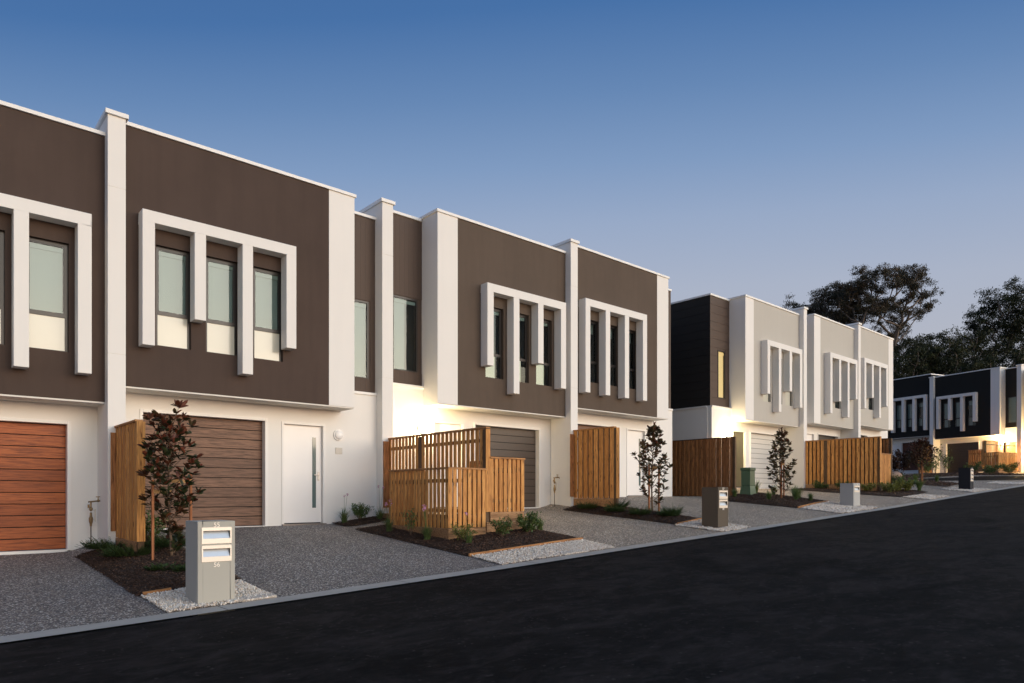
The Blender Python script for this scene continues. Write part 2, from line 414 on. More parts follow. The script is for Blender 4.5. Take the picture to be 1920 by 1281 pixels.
BEDS = [  # x0,x1,y0,y1, chip density, label
 (2.2, 3.42, 9.38, 13.36, 2600, 'dark bark mulch under the first young magnolia'),
 (7.14, 9.92, 9.2, 13.0, 1700, 'dark bark mulch around the corner timber enclosure'),
 (13.62, 14.66, 9.6, 13.3, 1400, 'dark bark mulch under the second young magnolia'),
 (19.72, 21.95, 9.72, 12.35, 1000, 'dark bark mulch around the green utility cabinet'),
 (26.5, 29.4, 9.3, 13.3, 500, 'dark bark mulch with golden shrubs by the far timber screen'),
 (7.2, 8.3, 13.55, 14.15, 1500, 'thin strip of mulch against the white wall'),
]
for poly, dens, sz, lab in GRAVEL:
    xs = [p[0] for p in poly]; ys = [p[1] for p in poly]
    o = sheet('gravel_base', min(xs), max(xs), min(ys), max(ys), M['grbase'], .006, .06, .06, g, in_poly(poly))
    scatter('gravel', region_pts(poly, dens, lambda x, y: random.uniform(.008, .03)), sz, (1, .8, .6), M['gravel'], lab, 'gravel', 1.2)
for k, (x0, x1, y0, y1, dens, lab) in enumerate(BEDS):
    sheet('mulch_bed', x0, x1, y0, y1, M['mulch'], .008, .08, .08, g, mound=.07)
    def zo(x, y, b=(x0, x1, y0, y1)):
        e = min(x-b[0], b[1]-x, y-b[2], b[3]-y); return .012 + .07*min(1, max(0, e)/.35)**.6 + random.uniform(0, .012)
    scatter('bark_mulch', region_pts([(x0-.02,y0-.02),(x1+.03,y0-.02),(x1+.03,y1),(x0-.02,y1)], dens, zo), .022, (1.25, .55, .22), M['chips'], lab, 'mulch', .5)
far_bed = [(33.7,9.9),(36.8,10.2),(38.6,11.5),(41,13.8),(48,12.9),(50.6,10.6),(53,12),(55,17.5),(49,16.5),(42,16),(36.8,13.4),(34.2,12.2)]
sheet('mulch_bed', 33.5, 56, 9.7, 18, M['mulch'], .012, .12, .12, g, in_poly(far_bed))
scatter('bark_mulch', region_pts(far_bed, 130, lambda x, y: random.uniform(.01, .04)), .05, (1.25,.6,.3), M['chips'], 'dark mulch across the far corner garden before the charcoal houses', 'mulch')
def bed_edge(pts, label):
    mb = MB()
    for (a, b), (c, d) in zip(pts, pts[1:]):
        n = 6
        for i in range(n):
            t0, t1 = i/n, (i+1)/n
            xa, ya, xb, yb = a+(c-a)*t0, b+(d-b)*t0, a+(c-a)*t1, b+(d-b)*t1
            za, zb = g(xa, ya), g(xb, yb); w = .02
            mb.add([(xa,ya-w,za-.03),(xb,yb-w,zb-.03),(xb,yb+w,zb-.03),(xa,ya+w,za-.03),(xa,ya-w,za+.055),(xb,yb-w,zb+.055),(xb,yb+w,zb+.055),(xa,ya+w,za+.055)],
                   [(0,3,2,1),(4,5,6,7),(0,1,5,4),(2,3,7,6)]+([(3,0,4,7)] if i == 0 else [])+([(1,2,6,5)] if i == n-1 else []))
    tag(mb.build('edging_board', M['pinex']), label, 'garden edging', 'timber edging boards between mulch and pebbles')
bed_edge([(2.24,9.37),(2.56,9.36)], 'short timber edging board left of the light grey letterbox')
bed_edge([(7.14,9.16),(9.92,9.16)], 'long timber edging board in front of the corner enclosure')
bed_edge([(13.62,9.57),(14.66,9.57)], 'timber edging board behind the dark brown letterbox')
bed_edge([(19.72,9.66),(21.95,9.78)], 'timber edging board behind the pale grey letterbox')

# ------------------------------------------------------------------ houses
BZ, TOP = 2.57, 7.14          # underside and top of the projecting upper storey, above the floor
WY = .6                       # ground-floor wall behind the block front (local y)
def holes_wall(mb, x0, x1, z0, z1, holes, ya, yb):
    xs = sorted(set([x0, x1] + [h[0] for h in holes] + [h[1] for h in holes]))
    for xa, xb in zip(xs, xs[1:]):
        hs = sorted([h for h in holes if h[0] <= xa+1e-6 and h[1] >= xb-1e-6], key=lambda h: h[2])
        z = z0
        for h in hs:
            if h[2] > z+1e-6: mb.box(xa, xb, ya, yb, z, h[2])
            z = h[3]
        if z < z1-1e-6: mb.box(xa, xb, ya, yb, z, z1)
def merge(o):
    import bmesh
    bm = bmesh.new(); bm.from_mesh(o.data); bmesh.ops.remove_doubles(bm, verts=bm.verts, dist=1e-4)
    # drop the internal faces shared by neighbouring blocks
    seen = {}
    for f in bm.faces:
        seen.setdefault(tuple(sorted(v.index for v in f.verts)), []).append(f)
    dead = [f for fs in seen.values() if len(fs) > 1 for f in fs]
    bmesh.ops.delete(bm, geom=dead, context='FACES'); bm.to_mesh(o.data); bm.free(); return o

def window(root, x0, x1, z0, z1, zm, y, blind='full', lit=False, low='frost'):
    w = MB(); t = .045; ya, yb = y, y+.05
    w.box(x0, x1, ya, yb, z1-t, z1); w.box(x0, x1, ya, yb, z0, z0+t*.45)
    w.box(x0, x0+t, ya, yb, z0+t*.45, z1-t); w.box(x1-t, x1, ya, yb, z0+t*.45, z1-t)
    if zm:
        w.box(x0+t, x1-t, ya-.006, yb, zm-.035, zm+.035)
        # inner sash of the upper light
        w.box(x0+t, x0+t+.022, ya+.008, yb, zm+.035, z1-t); w.box(x1-t-.022, x1-t, ya+.008, yb, zm+.035, z1-t)
        w.box(x0+t+.022, x1-t-.022, ya+.008, yb, z1-t-.022, z1-t)
    f = w.build('window', M['alu'], root)
    p = MB(); e = .004
    zt = (zm+.035) if zm else z0+t*.45
    p.box(x0+t+.02*(zm is not None), x1-t-.02*(zm is not None), ya+.022, ya+.028, zt, z1-t-.004)
    p.build('pane', M['glass'], f)
    if zm:
        if low != 'clear':
            q = MB(); q.box(x0+.012, x1-.03 if low == 'frost' else x0+.62*(x1-x0), ya+.012, ya+.020, z0+.02, zm-.035); q.build('frost_reflect_pane', M['frost'], f)  # narrow pane on clear glass: cream reflection put into its colour
        if low != 'frost':
            q = MB(); q.box(x0+.03, x1-.03, ya+.004, ya+.009, z0+.02, zm-.035); q.build('lower_pane', M['glass'], f)
            q = MB(); q.box(x0+.05, x0+.05+.4*(x1-x0), ya+.13, ya+.135, z0+.03, zm-.04); q.build('curtain', M['blind'], f)
    if blind:
        q = MB(); m = M['litblind'] if lit else M['blind']
        if blind == 'full': a, b_ = x0+.05, x1-.05
        elif blind == 'left': a, b_ = x0+.05, x0+.05+(x1-x0)*.45
        elif blind == 'right': a, b_ = x0+.5*(x1-x0), x1-.05
        if blind == 'top': q.box(x0+.05, x1-.05, y+.13, y+.135, z1-.35, z1-.05)
        else:
            q.box(a, b_, y+.058, y+.063, zt+.01, z1-.03)
            q.box(x0+.05, x1-.05, y+.034, y+.055, z1-.15, z1-.07)
        q.build('blind', m, f)
    return f

def garage(root, x0, x1, m, style):
    z1 = 2.2; n = 11; y = WY+.14; mb = MB(); h = (z1-.03)/n
    for i in range(n):
        mb.box(x0, x1, y, y+.03, .03+i*h, .03+(i+1)*h-.014)
    mb.box(x0, x1, y+.031, y+.06, .02, z1)
    d = mb.build('garage_door', m, root)
    if style == 'lip': pass
    fr = MB(); a = .055
    fr.box(x0-a, x0, WY-.02, WY+.14, 0, z1+a); fr.box(x1, x1+a, WY-.02, WY+.14, 0, z1+a); fr.box(x0, x1, WY-.02, WY+.14, z1, z1+a)
    fr.build('garage_frame', M['trim'], root, bevel=.004)
    s = MB(); s.box(x0, x1, WY-.03, WY+.13, -.03, .02); s.build('garage_sill', M['trim'], root)
def front_door(root, x0, x1, s, kind='white'):
    z1 = 2.17; a = .05
    fr = MB(); fr.box(x0-a, x0, WY-.015, WY+.12, .04, z1+a); fr.box(x1, x1+a, WY-.015, WY+.12, .04, z1+a); fr.box(x0, x1, WY-.015, WY+.12, z1, z1+a)
    fr.build('door_frame', M['trim'], root, bevel=.003)
    d = MB(); d.box(x0+.004, x1-.004, WY+.07, WY+.11, .06, z1-.004)
    dd = d.build('front_door', M['doorpaint'] if kind == 'white' else M['olive'], root, bevel=.003)
    st = MB(); st.box(x0-a, x1+a, WY-.07, WY+.12, .0, .04); st.build('door_sill', plainsill, root)
    if kind == 'white':
        xs = x1-.22 if s > 0 else x0+.14
        gm = MB(); gm.box(xs, xs+.085, WY+.062, WY+.068, .38, 1.92); gm.build('glass_strip', M['doorglass'], dd)
        xh = x1-.075 if s > 0 else x0+.075
        hm = MB(); hm.box(xh-.022, xh+.022, WY+.058, WY+.069, .97, 1.17)
        hm.tube([(xh, WY+.06, 1.10), (xh, WY+.015, 1.10), (xh-s*.12, WY+.015, 1.10)], .011, 8); hm.disc((xh, WY+.058, 1.0), (0,-1,0), .018, .012)
        hm.build('handle', M['steel'], dd)
    else:
        hm = MB(); hm.box(x0+.06, x0+.10, WY+.05, WY+.069, 1.0, 1.15); hm.build('handle', M['alu'], dd)
plainsill = plain('sill_metal', (.25, .22, .20), .4, .5, .1, 30)

def pillar(root, x0, x1, yf, ztop, m='white'):
    mb = MB(); ws = [-.4, BZ+.50, BZ+3.35, ztop]
    for a, b in zip(ws, ws[1:]):
        mb.box(x0, x1, yf, 3.0, a+(.003 if a > 0 else 0), b-.003)
    p = mb.build('party_pillar', M[m], root, bevel=.004)
    core = MB(); core.box(x0+.004, x1-.004, yf+.004, 2.99, -.3, ztop-.01); core.build('pillar_joint', M['cream'], p)
    c = MB(); c.box(x0-.04, x1+.04, yf-.04, 3.05, ztop, ztop+.075); c.build('pillar_cap', M['trim'], p, bevel=.004)

def light(root, x, z, lit, y=WY):
    b = MB(); b.disc((x, y-.001, z), (0,-1,0), .125, .03, 24, .12)
    o = b.build('wall_light', M['trim'], root)
    q = MB(); q.ball((x, y-.035, z), .10, 1, .42, 1, 20, 10)
    q.build('lamp_globe', M['globe'] if lit else M['globeoff'], o, smooth=True)
    if lit:
        L = bpy.data.lights.new('lamp_glow', 'POINT'); L.energy = lit; L.color = (1, .79, .44) if lit < 400 else (1, .70, .32); L.shadow_soft_size = .04
        lo = bpy.data.objects.new('lamp_glow', L); col.objects.link(lo); lo.parent = root; lo.location = (x, y-.125, z)

def house(label, loc, rz, s, w, col_up, gd, gdm, legs, lit=0, kind='white', blinds=('full','full','full'), pil=None, stair=.9, stair_kind='v',
          stair_win=True, stair_lit=False, door='white', stair_blind='full', left_end=False, frame0=.245, depth=9, low='frost', clad=None, sidewall=None):
    """local x = s*u, u measured from the party pillar; y = 0 at the front of the upper block; z = 0 at the floor"""
    root = thing('townhouse', label, 'townhouse', loc, rz, 'two-storey terrace houses')
    X = lambda u: s*u
    def bx(mb, u0, u1, y0, y1, z0, z1): mb.box(X(u0), X(u1), y0, y1, z0, z1)
    up = M[col_up]; cl = M[clad or 'clad']
    f0 = frame0; wins = [(f0+.285, f0+.885), (f0+1.15, f0+1.75), (f0+2.05, f0+2.65)]
    z0w, z1w, zmw = BZ+.785, BZ+2.60, BZ+1.395
    # dark front of the projecting block with window openings
    T = .18
    hs = [(min(X(a), X(b)), max(X(a), X(b)), z0w, z1w) for a, b in wins]
    xa, xb = sorted((X(0), X(w-.6)))
    mb = MB(); holes_wall(mb, xa, xb, BZ, TOP, hs, 0, T)
    o = mb.build('upper_wall', up, root); merge(o)
    sd = MB(); bx(sd, 0, .1, T, 1.4, BZ, TOP-.01); sd.build('upper_return', up, root)
    # white corner strip, runs round the outer side
    mb = MB(); bx(mb, w-.6, w, -.004, T, BZ-.002, TOP+.001); bx(mb, w-.12, w, T, 1.4, BZ-.002, TOP+.001); mb.build('corner_panel', M['white'], root)
    sf = MB(); bx(sf, .002, w-.004, .006, WY+.02, BZ-.03, BZ-.003); bx(sf, .12, w-.13, T+.001, WY+.02, BZ-.002, BZ+.05); sf.build('soffit', M['cream'], root)
    cp = MB(); bx(cp, 0, w+.035, -.035, 2.0, TOP+.003, TOP+.068); cp.build('parapet_cap', M['trim'], root, bevel=.004)
    co = MB(); bx(co, .11, w-.13, T+.16, depth, BZ+.06, TOP-.05); co.build('upper_room', M['dark'], root)
    # window surround
    sr = MB(); y0 = -.27; zt = BZ+3.09; zb = zt-.205; fw = .2
    lu = [f0, f0+.865, f0+1.735, f0+2.605]
    bx(sr, f0, f0+2.81, y0, -.002, zb, zt)
    for u, zl in zip(lu, legs): bx(sr, u, u+(fw if u != lu[-1] else .205), y0, -.002, BZ+zl, zb)
    o = sr.build('window_surround', M['white'], root); merge(o)
    bv = o.modifiers.new('bevel', 'BEVEL'); bv.width = .004; bv.limit_method = 'ANGLE'
    for (a, b), bl in zip(wins, blinds):
        p, q = sorted((X(a), X(b)))
        window(root, p, q, z0w, z1w, zmw, .075, bl, low=low)
    # ground floor wall
    g0, g1, d0, d1 = .46, 2.76, 3.17, 4.06
    if w < 4.2: g0, g1, d0, d1 = .3, 2.35, 2.75, 3.55
    hs = [(*sorted((X(g0-.055), X(g1+.055))), -.05, 2.255), (*sorted((X(d0-.05), X(d1+.05))), 0, 2.22)]
    ue = w+stair
    xa, xb = sorted((X(0), X(ue)))
    mb = MB(); holes_wall(mb, xa, xb, -.35, BZ+.001, hs, WY, WY+.16)
    lo, hi = sorted((X(w-.002), X(ue)))
    mb.box(lo, hi, WY, WY+.16, BZ+.001, BZ+.40)
    o = mb.build('lower_wall', M['white'], root); merge(o)
    co = MB(); bx(co, .05, ue-.05, WY+.17, depth, -.3, BZ+.39); co.build('lower_room', M['dark'] if gd else M['dark'], root)
    ga, gb = sorted((X(g0), X(g1))); garage(root, ga, gb, M[gdm], gd)
    da, db = sorted((X(d0), X(d1))); front_door(root, da, db, s, door)
    if lit is not None: light(root, X(4.43 if w > 4.2 else w-.1), 2.0, lit)
    # stair bay
    if stair > 0:
        ya = WY+.06; zs0, zs1 = BZ+.46, TOP-.06
        wz = (BZ+.79, BZ+2.57); u0, u1 = w+.13, w+stair-.17
        if stair > 1.2: u0, u1 = w+.30, w+.80
        hs = [(*sorted((X(u0), X(u1))), *wz)] if stair_win else []
        mb = MB(); lo, hi = sorted((X(w), X(ue)))
        holes_wall(mb, lo, hi, zs0, zs1, hs, ya+.012, ya+.16)
        o = mb.build('stair_bay_wall', cl, root); merge(o)
        bd = MB()
        if stair_kind == 'v':
            n = max(3, round(stair/.13)); st = stair/n
            for i in range(n):
                a, b = w+i*st+.0012, w+(i+1)*st-.0012
                for za, zb_ in ([(zs0, wz[0]-.02), (wz[1]+.02, zs1)] if (stair_win and b > u0-.02 and a < u1+.02) else [(zs0, zs1)]):
                    bx(bd, a, b, ya, ya+.011, za, zb_)
        else:
            n = 13; st = (zs1-zs0)/n
            for i in range(n):
                za, zb_ = zs0+i*st+.004, zs0+(i+1)*st-.004
                if stair_win and zb_ > wz[0]-.02 and za < wz[1]+.02:
                    bx(bd, w+.01, u0-.02, ya, ya+.011, za, zb_); bx(bd, u1+.02, ue-.0, ya, ya+.011, za, zb_)
                else: bx(bd, w+.01, ue-.0, ya, ya+.011, za, zb_)
        bd.build('cladding_boards', cl, root)
        co = MB(); bx(co, w+.01, ue-.02, ya+.30, depth, zs0, zs1-.02); co.build('stair_room', M['dark'], root)
        lg = MB(); bx(lg, w, ue, WY-.03, WY+.2, BZ+.401, BZ+.459); lg.build('sill_ledge', M['trim'], root, bevel=.003)
        cpm = MB(); bx(cpm, w+.036, ue, WY+.02, 2.5, zs1+.002, zs1+.062); cpm.build('stair_parapet_cap', M['trim'], root)
        if stair_win:
            p, q = sorted((X(u0), X(u1))); window(root, p, q, wz[0], wz[1], None, ya-.004, stair_blind, stair_lit)
    if sidewall:      # gable wall of an end house
        u = ue; mb = MB()
        for zi in range(13):
            st = (TOP-.06-BZ-.46)/13; za = BZ+.46+zi*st
            bx(mb, u, u+.012, WY+.06, depth, za+.004, za+st-.004)
        mb.build('side_cladding', M[sidewall], root)
        mb = MB(); bx(mb, u-.14, u-.001, WY+.23, depth, BZ+.46, TOP-.06); mb.build('side_backing', M[sidewall], root)
        mb = MB(); bx(mb, u-.14, u+.02, WY+.165, depth, -.5, BZ+.40); mb.build('side_wall', M['white'], root)
        mb = MB(); bx(mb, u-.14, u+.05, WY+.205, depth, BZ+.401, BZ+.459); mb.build('side_ledge', M['trim'], root)
        mb = MB(); bx(mb, u+.001, u+.04, WY+.02, depth, TOP-.058, TOP+.004); mb.build('side_parapet_cap', M['trim'], root)
    if pil: pillar(root, pil[0], pil[1], pil[2], pil[3])
    rf = MB(); bx(rf, .12, w-.13, 2.0, depth, TOP-.04, TOP-.02); rf.build('roof', M['cream'], root)
    return root

P1 = (.42, .42, .42, .42); P2 = (.72, 1.3, .41, 1.03)
rows = []
FY = 13.6
# row along the street (left to right)
house('brown rendered house at the left edge with the orange-red garage door', (2.66, FY, -.95), 0, -1, 4.5, 'brown', 1, 'gdred', P1, None)
h2 = house('brown rendered house with the walnut-brown garage door and white front door behind the letterbox 55', (2.94, FY, -.64), 0, 1, 4.5, 'brown', 1, 'gdbrown', P2, 0,
      pil=(-.28, -.005, -.22, TOP+.0))
h3 = house('brown rendered house with a lit wall lamp behind the corner timber enclosure', (14.03, FY, -.34), 0, -1, 4.38, 'brown2', 1, 'gdbronze', P2, 120,
      low='part', blinds=('left','left','left'), pil=(8.34-14.03, 8.63-14.03, .34, TOP-.02), stair=1.02, stair_blind='left')
h4 = house('brown rendered end house with a garage behind the short slatted screen and second magnolia', (14.33, FY, -.045), 0, 1, 4.52, 'brown2', 1, 'gdbrown', P1, None,
      blinds=('top','top','top'), low='clear', pil=(-.29, -.006, -.2, TOP+.0), stair=1.06)
h5 = house('pale grey end house with charcoal clad side, a lit lamp and an olive screen door', (27.84, FY, .30), 0, -1, 4.2+.001, 'grey', 1, 'gdwhite', P2, 150,
      stair=1.3, stair_kind='h', stair_lit=True, door='olive', sidewall='cladchar', blinds=('top','full','full'))
h6 = house('pale grey middle house with the dark garage behind the long timber screen', (33.22, FY, .56), 0, -1, 4.02, 'grey', 1, 'gddark', (1.3,.41,1.05,.45), None,
      blinds=('top','top','top'), low='clear', pil=(27.86-33.22, 28.14-33.22, -.2, TOP+.0), stair=1.06)
h7 = house('pale grey house farthest along the pale row, beside the far trees', (33.5, FY, .80), 0, 1, 4.45, 'grey', 1, 'gddark', P2, None,
      blinds=('top','top','top'), low='clear', pil=(-.27, -.006, -.2, TOP+.0), stair=.95)
# row across the lane
dx, dy = -.2657, -.9640; RZ = math.atan2(dy, dx); O9 = (57.83, 17.81)
def row2(x, y=0): return (O9[0]+dx*x-dy*y, O9[1]+dy*x+dx*y)
house('charcoal house half hidden behind the pale row, with a rust-brown garage door', (*row2(-.29), 1.96), RZ, -1, 4.5, 'char', 1, 'gdrust', P1, None, clad='cladchar', low='clear', blinds=('top','full','full'))
house('charcoal house with a dark garage door and a lit lamp above the far timber enclosure', (*row2(0), 1.66), RZ, 1, 4.5, 'char', 1, 'gddark', P2, 560, clad='cladchar',
      low='clear', pil=(-.28, -.005, -.22, TOP+.0), blinds=('full','full','top'))
house('charcoal house cut off by the right edge of the picture', (*row2(5.4+.29+5.4), 1.36), RZ, -1, 4.5, 'char', 1, 'gdbronze', P2, 520, clad='cladchar',
      pil=(-5.4-.285, -5.4-.005, .3, TOP+.3), blinds=('full','full','full'))

# intercom plate beside the second house's door
q = MB(); q.box(4.36, 4.52, WY-.018, WY-.001, 1.58, 1.72); q.build('intercom_plate', M['meter'], h2, bevel=.003)

# ------------------------------------------------------------------ fences (local: x right, y into the site)
def slats(mb, axis, a0, a1, c, z0, z1, w=.09, gap=.045, t=.018, jit=0, m=0):
    n = max(1, round((abs(a1-a0)+gap)/(w+gap))); p = (abs(a1-a0)+gap)/n; d = 1 if a1 > a0 else -1
    for i in range(n):
        a = a0 + d*i*p; b = a + d*(p-gap); j = random.uniform(-.004, .004)
        if axis == 'x': mb.box(a, b, c, c+t, z0+j, z1)
        else: mb.box(c, c+t, a, b, z0+j, z1)
def bar(mb, axis, a0, a1, c, z0, z1, t):
    if axis == 'x': mb.box(a0, a1, c, c+t, z0, z1)
    else: mb.box(c, c+t, a0, a1, z0, z1)
def panel(root, axis, a0, a1, c, z0, z1, side=-1, w=.09, gap=.045, both=False, cap=True, sl=None, m='pine', rails=2):
    mb = MB(); slats(mb, axis, a0, a1, c+(0 if side < 0 else .045), z0, z1, w, gap)
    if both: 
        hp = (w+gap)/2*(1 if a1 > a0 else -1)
        rm = MB(); slats(rm, axis, a0+hp, a1-hp, c+.075 if side < 0 else c-.030, z0, z1, w, gap); rm.build('shaded_rear_slats', M['post'], root)  # same timber as the front slats; dark tone puts shade into the colour
    mb.build('slat_panel', M[m], root)
    r0 = c+.019 if side < 0 else c+.009
    zs = [z0+.18, z1-.25] if rails == 2 else [z0+.18, (z0+z1)/2, z1-.25]
    for z in zs:
        rb = MB(); bar(rb, axis, a0, a1, r0, z, z+.07, .035); rb.build('rail', M['post'], root)
    if cap:
        cb = MB(); bar(cb, axis, min(a0, a1)-.015, max(a0, a1)+.015, c-.022, z1+.001, z1+.036, .115); cb.build('capping', M['pinex' if m == 'pine' else 'post'], root, bevel=.003)
    if sl is not None:
        sb = MB(); bar(sb, axis, a0, a1, c-.004, sl, z0-.006, .07); sb.build('sleeper', M['sleeper'], root, bevel=.006)
def postm(root, x0, x1, y0, y1, z0, z1, m='post'):
    b = MB(); b.box(x0, x1, y0, y1, z0, z1); b.build('post', M[m], root, bevel=.004)

def screen(label, loc, rz, L, h=2.11, z0=.24, sl=.05, m='pine', both=True, flip=1):
    """short privacy screen standing out from a party pillar: root at the pillar face, fence runs along -y"""
    r = thing('slatted_screen', label, 'timber screen', loc, rz, 'timber screens between the driveways')
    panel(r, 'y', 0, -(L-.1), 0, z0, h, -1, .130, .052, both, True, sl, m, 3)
    postm(r, 0, .09, -(L-.1)-.092, -(L-.1)-.002, sl-.15, h-.004)
    b = MB(); b.box(-.02, .10, -(L-.1)-.112, -(L-.1)-.094, z0, h-.002); b.build('end_board', M['pine'], r)
    b = MB(); b.box(-.05, .06, -.022, -.002, z0+.03, h-.07); b.build('wall_board', M['shadedpine'], r) if False else None
    return r
screen('narrow upright slatted screen between the orange-red and walnut garages', (2.78, FY-.2, -.95), 0, 1.5)
screen('upright slatted screen behind the second magnolia', (14.15, FY-.2, -.345), 0, 1.56, 2.15, .285, -.02)
screen('small slatted screen by the far charcoal houses behind the staked shrub', (*row2(-.16, -.22), 1.66), RZ, 1.5)
q = MB(); q.box(2.70, 2.775, 13.352, 13.372, -.60, 1.08)
tag(q.build('wall_board', M['shadedpine']), 'single vertical timber board fixed on the white pillar beside the narrow screen', 'timber board', 'boards on the white pillars')
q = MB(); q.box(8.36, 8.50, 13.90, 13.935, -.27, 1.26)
tag(q.build('wall_board', M['shadedpine']), 'single vertical timber board on the white pillar left of the corner enclosure', 'timber board', 'boards on the white pillars')
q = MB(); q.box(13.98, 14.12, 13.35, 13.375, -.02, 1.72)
tag(q.build('wall_board', M['shadedpine']), 'single vertical timber board on the pillar behind the second slatted screen', 'timber board', 'boards on the white pillars')

def enclosure(label, loc, rz, s):
    """high screen on x=0, low box on the -s side, lower panel on the +s side; y=0 at the block front"""
    r = thing('timber_enclosure', label, 'timber enclosure', loc, rz, 'stepped timber enclosures')
    yf = -3.22
    panel(r, 'y', .33, -.86, 0, .12, 1.94, -1, .092, .05, False, False, None, 'pine')
    panel(r, 'y', -1.02, yf+.1, 0, .12, 1.94, -1, .092, .05, False, False, None, 'pine')
    postm(r, 0, .09, -1.0, -.88, -.1, 1.93)
    cb = MB(); cb.box(-.025, .09, yf-.02, .33, 1.945, 1.98); cb.build('capping', M['pinex'], r, bevel=.003)
    postm(r, .0, .1, yf+.02, yf+.11, -.1, 1.93)
    b = MB(); b.box(0, s*.105, yf-.002, yf+.017, .33, 1.94); b.build('end_board', M['pine'], r)
    xl = -s*.9
    panel(r, 'y', -1.17, yf+.02, xl-(0 if s > 0 else .07), .04, 1.14, -1 if s > 0 else 1, .082, .052, False, True, -.22)
    a, b_ = sorted((xl, -s*.012))
    panel(r, 'x', a, b_, yf, .04, 1.14, -1, .088, .034, False, True, -.22)
    a, b_ = sorted((s*.108, s*1.0))
    panel(r, 'x', a, b_, yf, .33, 1.37, -1, .088, .034, False, True, .14)
    a, b_ = sorted((xl+s*.08, -s*.012))
    panel(r, 'x', a, b_, -1.24, .04, 1.14, 1, .088, .034, False, True, -.22)
    panel(r, 'y', -1.4, yf+.08, s*1.0-.035, .33, 1.37, 1 if s > 0 else -1, .088, .034, False, True, .14)
    sb = MB(); a, b_ = sorted((s*.02, s*1.0)); sb.box(a, b_, yf+.002, yf+.068, -.06, .13); sb.build('sleeper', M['sleeper'], r, bevel=.006)
    sb = MB(); a, b_ = sorted((-s*.22, -s*.04)); sb.box(a, b_, -.15, .33, -.02, .24); sb.build('sleeper', M['sleeper'], r, bevel=.006)
    return r
enclosure('stepped timber enclosure with a high slatted side, between the walnut and bronze garage doors', (8.51, FY, -.64), 0, 1)
enclosure('far stepped timber enclosure glowing under the lamp of the charcoal house', (*row2(5.3), 1.66), RZ, -1)

r = thing('paling_fence', 'dark reddish board fence between the brown end house and the charcoal clad wall', 'fence', (22.19, 13.15, -.02))
mb = MB(); slats(mb, 'y', .12, 7, 0, .02, 2.10, .10, .012, .016); mb.build('slat_panel', M['shadedpine'], r)
mb = MB(); slats(mb, 'y', .07, 7, -.016, .01, 2.09, .07, .115, .016); mb.build('cover_slats', M['shadedpine'], r)
mb = MB(); mb.box(-.02, .06, .1, 7, 2.101, 2.13); mb.build('capping', M['post'], r)
postm(r, -.03, .07, 0, .10, -.12, 2.12)
for za in (.3, 1.7):
    mb = MB(); mb.box(.02, .06, .11, 7, za, za+.07); mb.build('rail', M['post'], r)

r = thing('timber_enclosure', 'long bright timber screen with a low front panel, before the pale grey houses', 'timber enclosure', (28.0, FY, .30), 0, 'stepped timber enclosures')
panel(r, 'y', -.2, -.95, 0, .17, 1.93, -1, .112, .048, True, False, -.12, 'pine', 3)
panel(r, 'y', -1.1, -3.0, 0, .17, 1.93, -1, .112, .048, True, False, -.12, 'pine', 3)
postm(r, .0, .09, -1.09, -.96, -.1, 1.93); postm(r, 0, .09, -3.1, -3.01, -.15, 1.93)
cb = MB(); cb.box(-.025, .09, -3.12, -.2, 1.935, 1.97); cb.build('capping', M['pinex'], r)
panel(r, 'x', .1, 1.06, -3.1, .17, 1.30, -1, .07, .035, False, True, -.12)
panel(r, 'y', -.1, -3.02, 1.08, .17, 1.93, -1, .09, .04, True, True, None, 'shadedpine')
postm(r, 1.08, 1.17, -3.12, -3.03, -.15, 1.96)
b = MB(); b.box(-.02, .10, -3.12, -3.102, .17, 1.93); b.build('end_board', M['pine'], r)

# ------------------------------------------------------------------ letterboxes
def text_mesh(parent, s, x, y, z, size):
    cu = bpy.data.curves.new('number', 'FONT'); cu.body = s; cu.size = size; cu.align_x = 'CENTER'; cu.align_y = 'CENTER'; cu.extrude = .003; cu.offset = .0006
    o = bpy.data.objects.new('tmp', cu); col.objects.link(o)
    dg = bpy.context.evaluated_depsgraph_get(); me = bpy.data.meshes.new_from_object(o.evaluated_get(dg)); col.objects.unlink(o); bpy.data.objects.remove(o)
    me.materials.clear(); me.materials.append(M['number']); me.name = 'number'
    t = bpy.data.objects.new('number', me); col.objects.link(t); t.parent = parent
    t.location = (x, y, z); t.rotation_euler = (R(90), 0, 0)
def letterbox(label, x, y, z0, ztop, w, d, m, nums, slots, frontm=None):
    r = thing('letterbox', label, 'letterbox', (x, y, z0), 0, 'rendered letterboxes along the kerb')
    H = ztop-z0; n = len(slots); ph = .19 if n < 3 else .16; cx = w/2; pw = w*.80
    hs = [((w-pw)/2+.012, (w+pw)/2-.012, H-zt-ph+.055, H-zt-.055+.02) for zt in slots]
    mb = MB(); holes_wall(mb, 0, w, -.12, H, [(a, b, c, e) for a, b, c, e in hs], 0, .05)
    mb.box(0, w, .05, d, -.12, H); o = mb.build('body', M[m], r); merge(o)
    bv = o.modifiers.new('bevel', 'BEVEL'); bv.width = .005; bv.limit_method = 'ANGLE'
    for (a, b, c, e), zt in zip(hs, slots):
        pm = MB(); px0, px1 = (w-pw)/2, (w+pw)/2
        holes_wall(pm, px0, px1, H-zt-ph, H-zt, [(a+.004, b-.004, c+.004, e-.004)], -.008, -.001)
        p = pm.build('mail_slot', M['steel'], r); merge(p)
        fm = MB(); fm.add([(a+.004,.045,e-.004),(b-.004,.045,e-.004),(b-.004,.004,c+.004),(a+.004,.004,c+.004),(a+.004,.049,e-.004),(b-.004,.049,e-.004),(b-.004,.008,c+.002),(a+.004,.008,c+.002)],
                          [(0,1,2,3),(7,6,5,4),(0,3,7,4),(1,5,6,2),(0,4,5,1),(3,2,6,7)])
        fm.build('flap', M['steelflap'], p)
    for s_, zz in nums: text_mesh(r, s_, cx, -.003, H-zz, .074)
    return r
